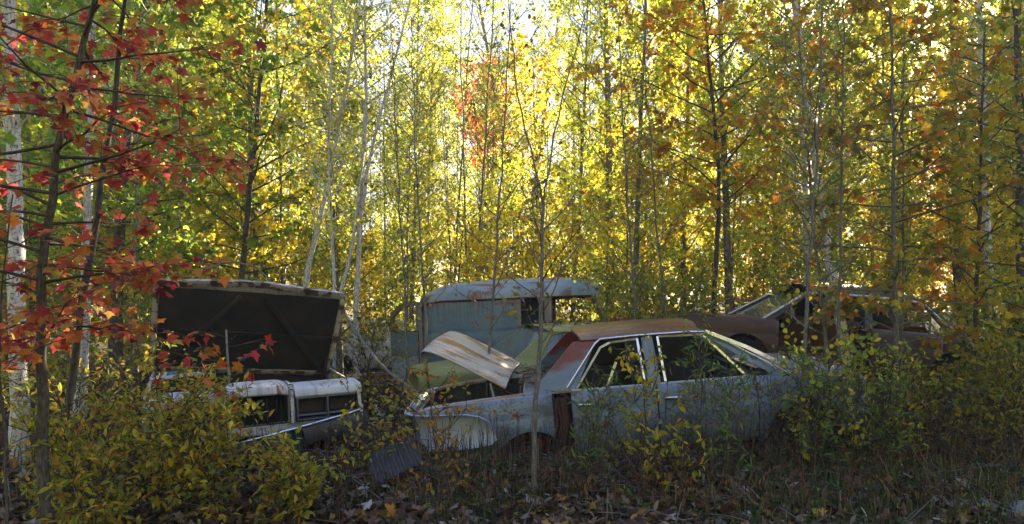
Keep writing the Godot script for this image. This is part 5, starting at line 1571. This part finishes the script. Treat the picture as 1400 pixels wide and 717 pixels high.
	for k in 380:
		var d := rng.randf_range(5.0, 8.0)
		var x := rng.randf_range(-0.75, 0.75) * d
		var at := Vector3(x, ground_height(x, -d) + rng.randf_range(0.02, 0.14), -d)
		var dr := (rand_dir() * Vector3(1, 0.35, 1)).normalized() * rng.randf_range(0.08, 0.4)
		sg.tube(PackedVector3Array([at - dr, at + Vector3(0, 0.02, 0), at + dr]), PackedFloat32Array([0.004, 0.0035, 0.002]), 4, false)
	tag(part(self, "fallen_twigs", sg, M.grey_bark), "thin fallen twigs strewn over the litter", "twigs", "", "stuff")
	# low green weeds
	var lw := Geo.new()
	for k in 260:
		var d := rng.randf_range(5.1, 6.6)
		var x := rng.randf_range(-0.72, 0.72) * d
		var at := Vector3(x, ground_height(x, -d), -d)
		var h := rng.randf_range(0.05, 0.22)
		var pal := [[0.6, Color(0.09, 0.16, 0.04)], [0.4, Color(0.22, 0.24, 0.04)]]
		var c := pick(pal)
		for n in 9:
			var dir := rand_dir(); dir.y = absf(dir.y) * 0.5
			put_leaf(lw, Transform3D(leaf_basis(dir, (Vector3.UP + rand_dir() * 0.4).normalized(), rng.randf_range(0.03, 0.07)), at + Vector3(0, h * n / 9.0, 0) + dir * 0.03), 1, c)
	tag(part(self, "low_weeds", lw, M.leaf, false), "scattered low green weeds among the dead leaves", "weeds", "", "stuff")
	# leaves lying on the cars
	var car_litter := Geo.new()
	for k in 1500:
		var which := k % 5
		var p: Vector3
		var z := rng.randf_range(-0.62, 0.62)
		if which < 2:     # boot edge and parcel shelf of the blue saloon
			p = Vector3(rng.randf_range(0.10, 0.72), 0.0, -7.95 + z)
			p.y = rng.randf_range(0.87, 0.93) - z * 0.05
		elif which == 2:  # green roof
			p = Vector3(rng.randf_range(0.35, 1.55), 1.445 - z * z * 0.12, -10.8 + z * 0.9)
		elif which == 3:  # rusty roof
			if k % 3: continue
			p = Vector3(rng.randf_range(0.9, 1.95), 0.0, -7.95 + z * 0.9)
			p.y = 1.492 + (p.x - 1.66) * 0.085 - z * 0.05 - z * z * 0.09
		else:             # bonnet of the blue saloon
			p = Vector3(rng.randf_range(2.8, 3.35), 0.0, -7.95 + z)
			p.y = 1.01 + (p.x - 1.66) * 0.065 - z * 0.05 - z * z * 0.05
		var b := leaf_basis((rand_dir() * Vector3(1, 0.2, 1)).normalized(), (Vector3.UP + rand_dir() * 0.4).normalized(), rng.randf_range(0.03, 0.075))
		put_leaf(car_litter, Transform3D(b, p), 2 if k % 2 else 1, pick([[0.5, Color(0.17, 0.11, 0.07)], [0.3, Color(0.30, 0.22, 0.10)], [0.2, Color(0.10, 0.05, 0.03)]]))
	tag(part(self, "leaf_drift", car_litter, M.dry, false), "dry leaves caught on the green roof and behind the raised boot lid", "leaf litter", "", "stuff")

func blade_of(g: Geo, at: Vector3, h: float, c: Color, w: float, bow: float) -> void:
	var a := rng.randf() * TAU
	var out := Vector3(cos(a), 0, sin(a))
	var sd := Vector3(-out.z, 0, out.x) * w
	var lean := rng.randf_range(0.2, 1.0) * bow
	var p1 := at + Vector3(0, h * 0.55, 0) + out * h * 0.18 * lean
	var p2 := at + Vector3(0, h * (0.95 - 0.2 * lean), 0) + out * h * 0.55 * lean
	var p3 := p2 + out * h * 0.35 * lean - Vector3(0, h * 0.12 * lean, 0)
	var b := g.v.size()
	for q in [at - sd, at + sd, p1 - sd * 0.9, p1 + sd * 0.9, p2 - sd * 0.6, p2 + sd * 0.6, p3]:
		g.v.append(q); g.c.append(c)
	for t in [0, 1, 2, 1, 3, 2, 2, 3, 4, 3, 5, 4, 4, 5, 6]: g.i.append(b + t)
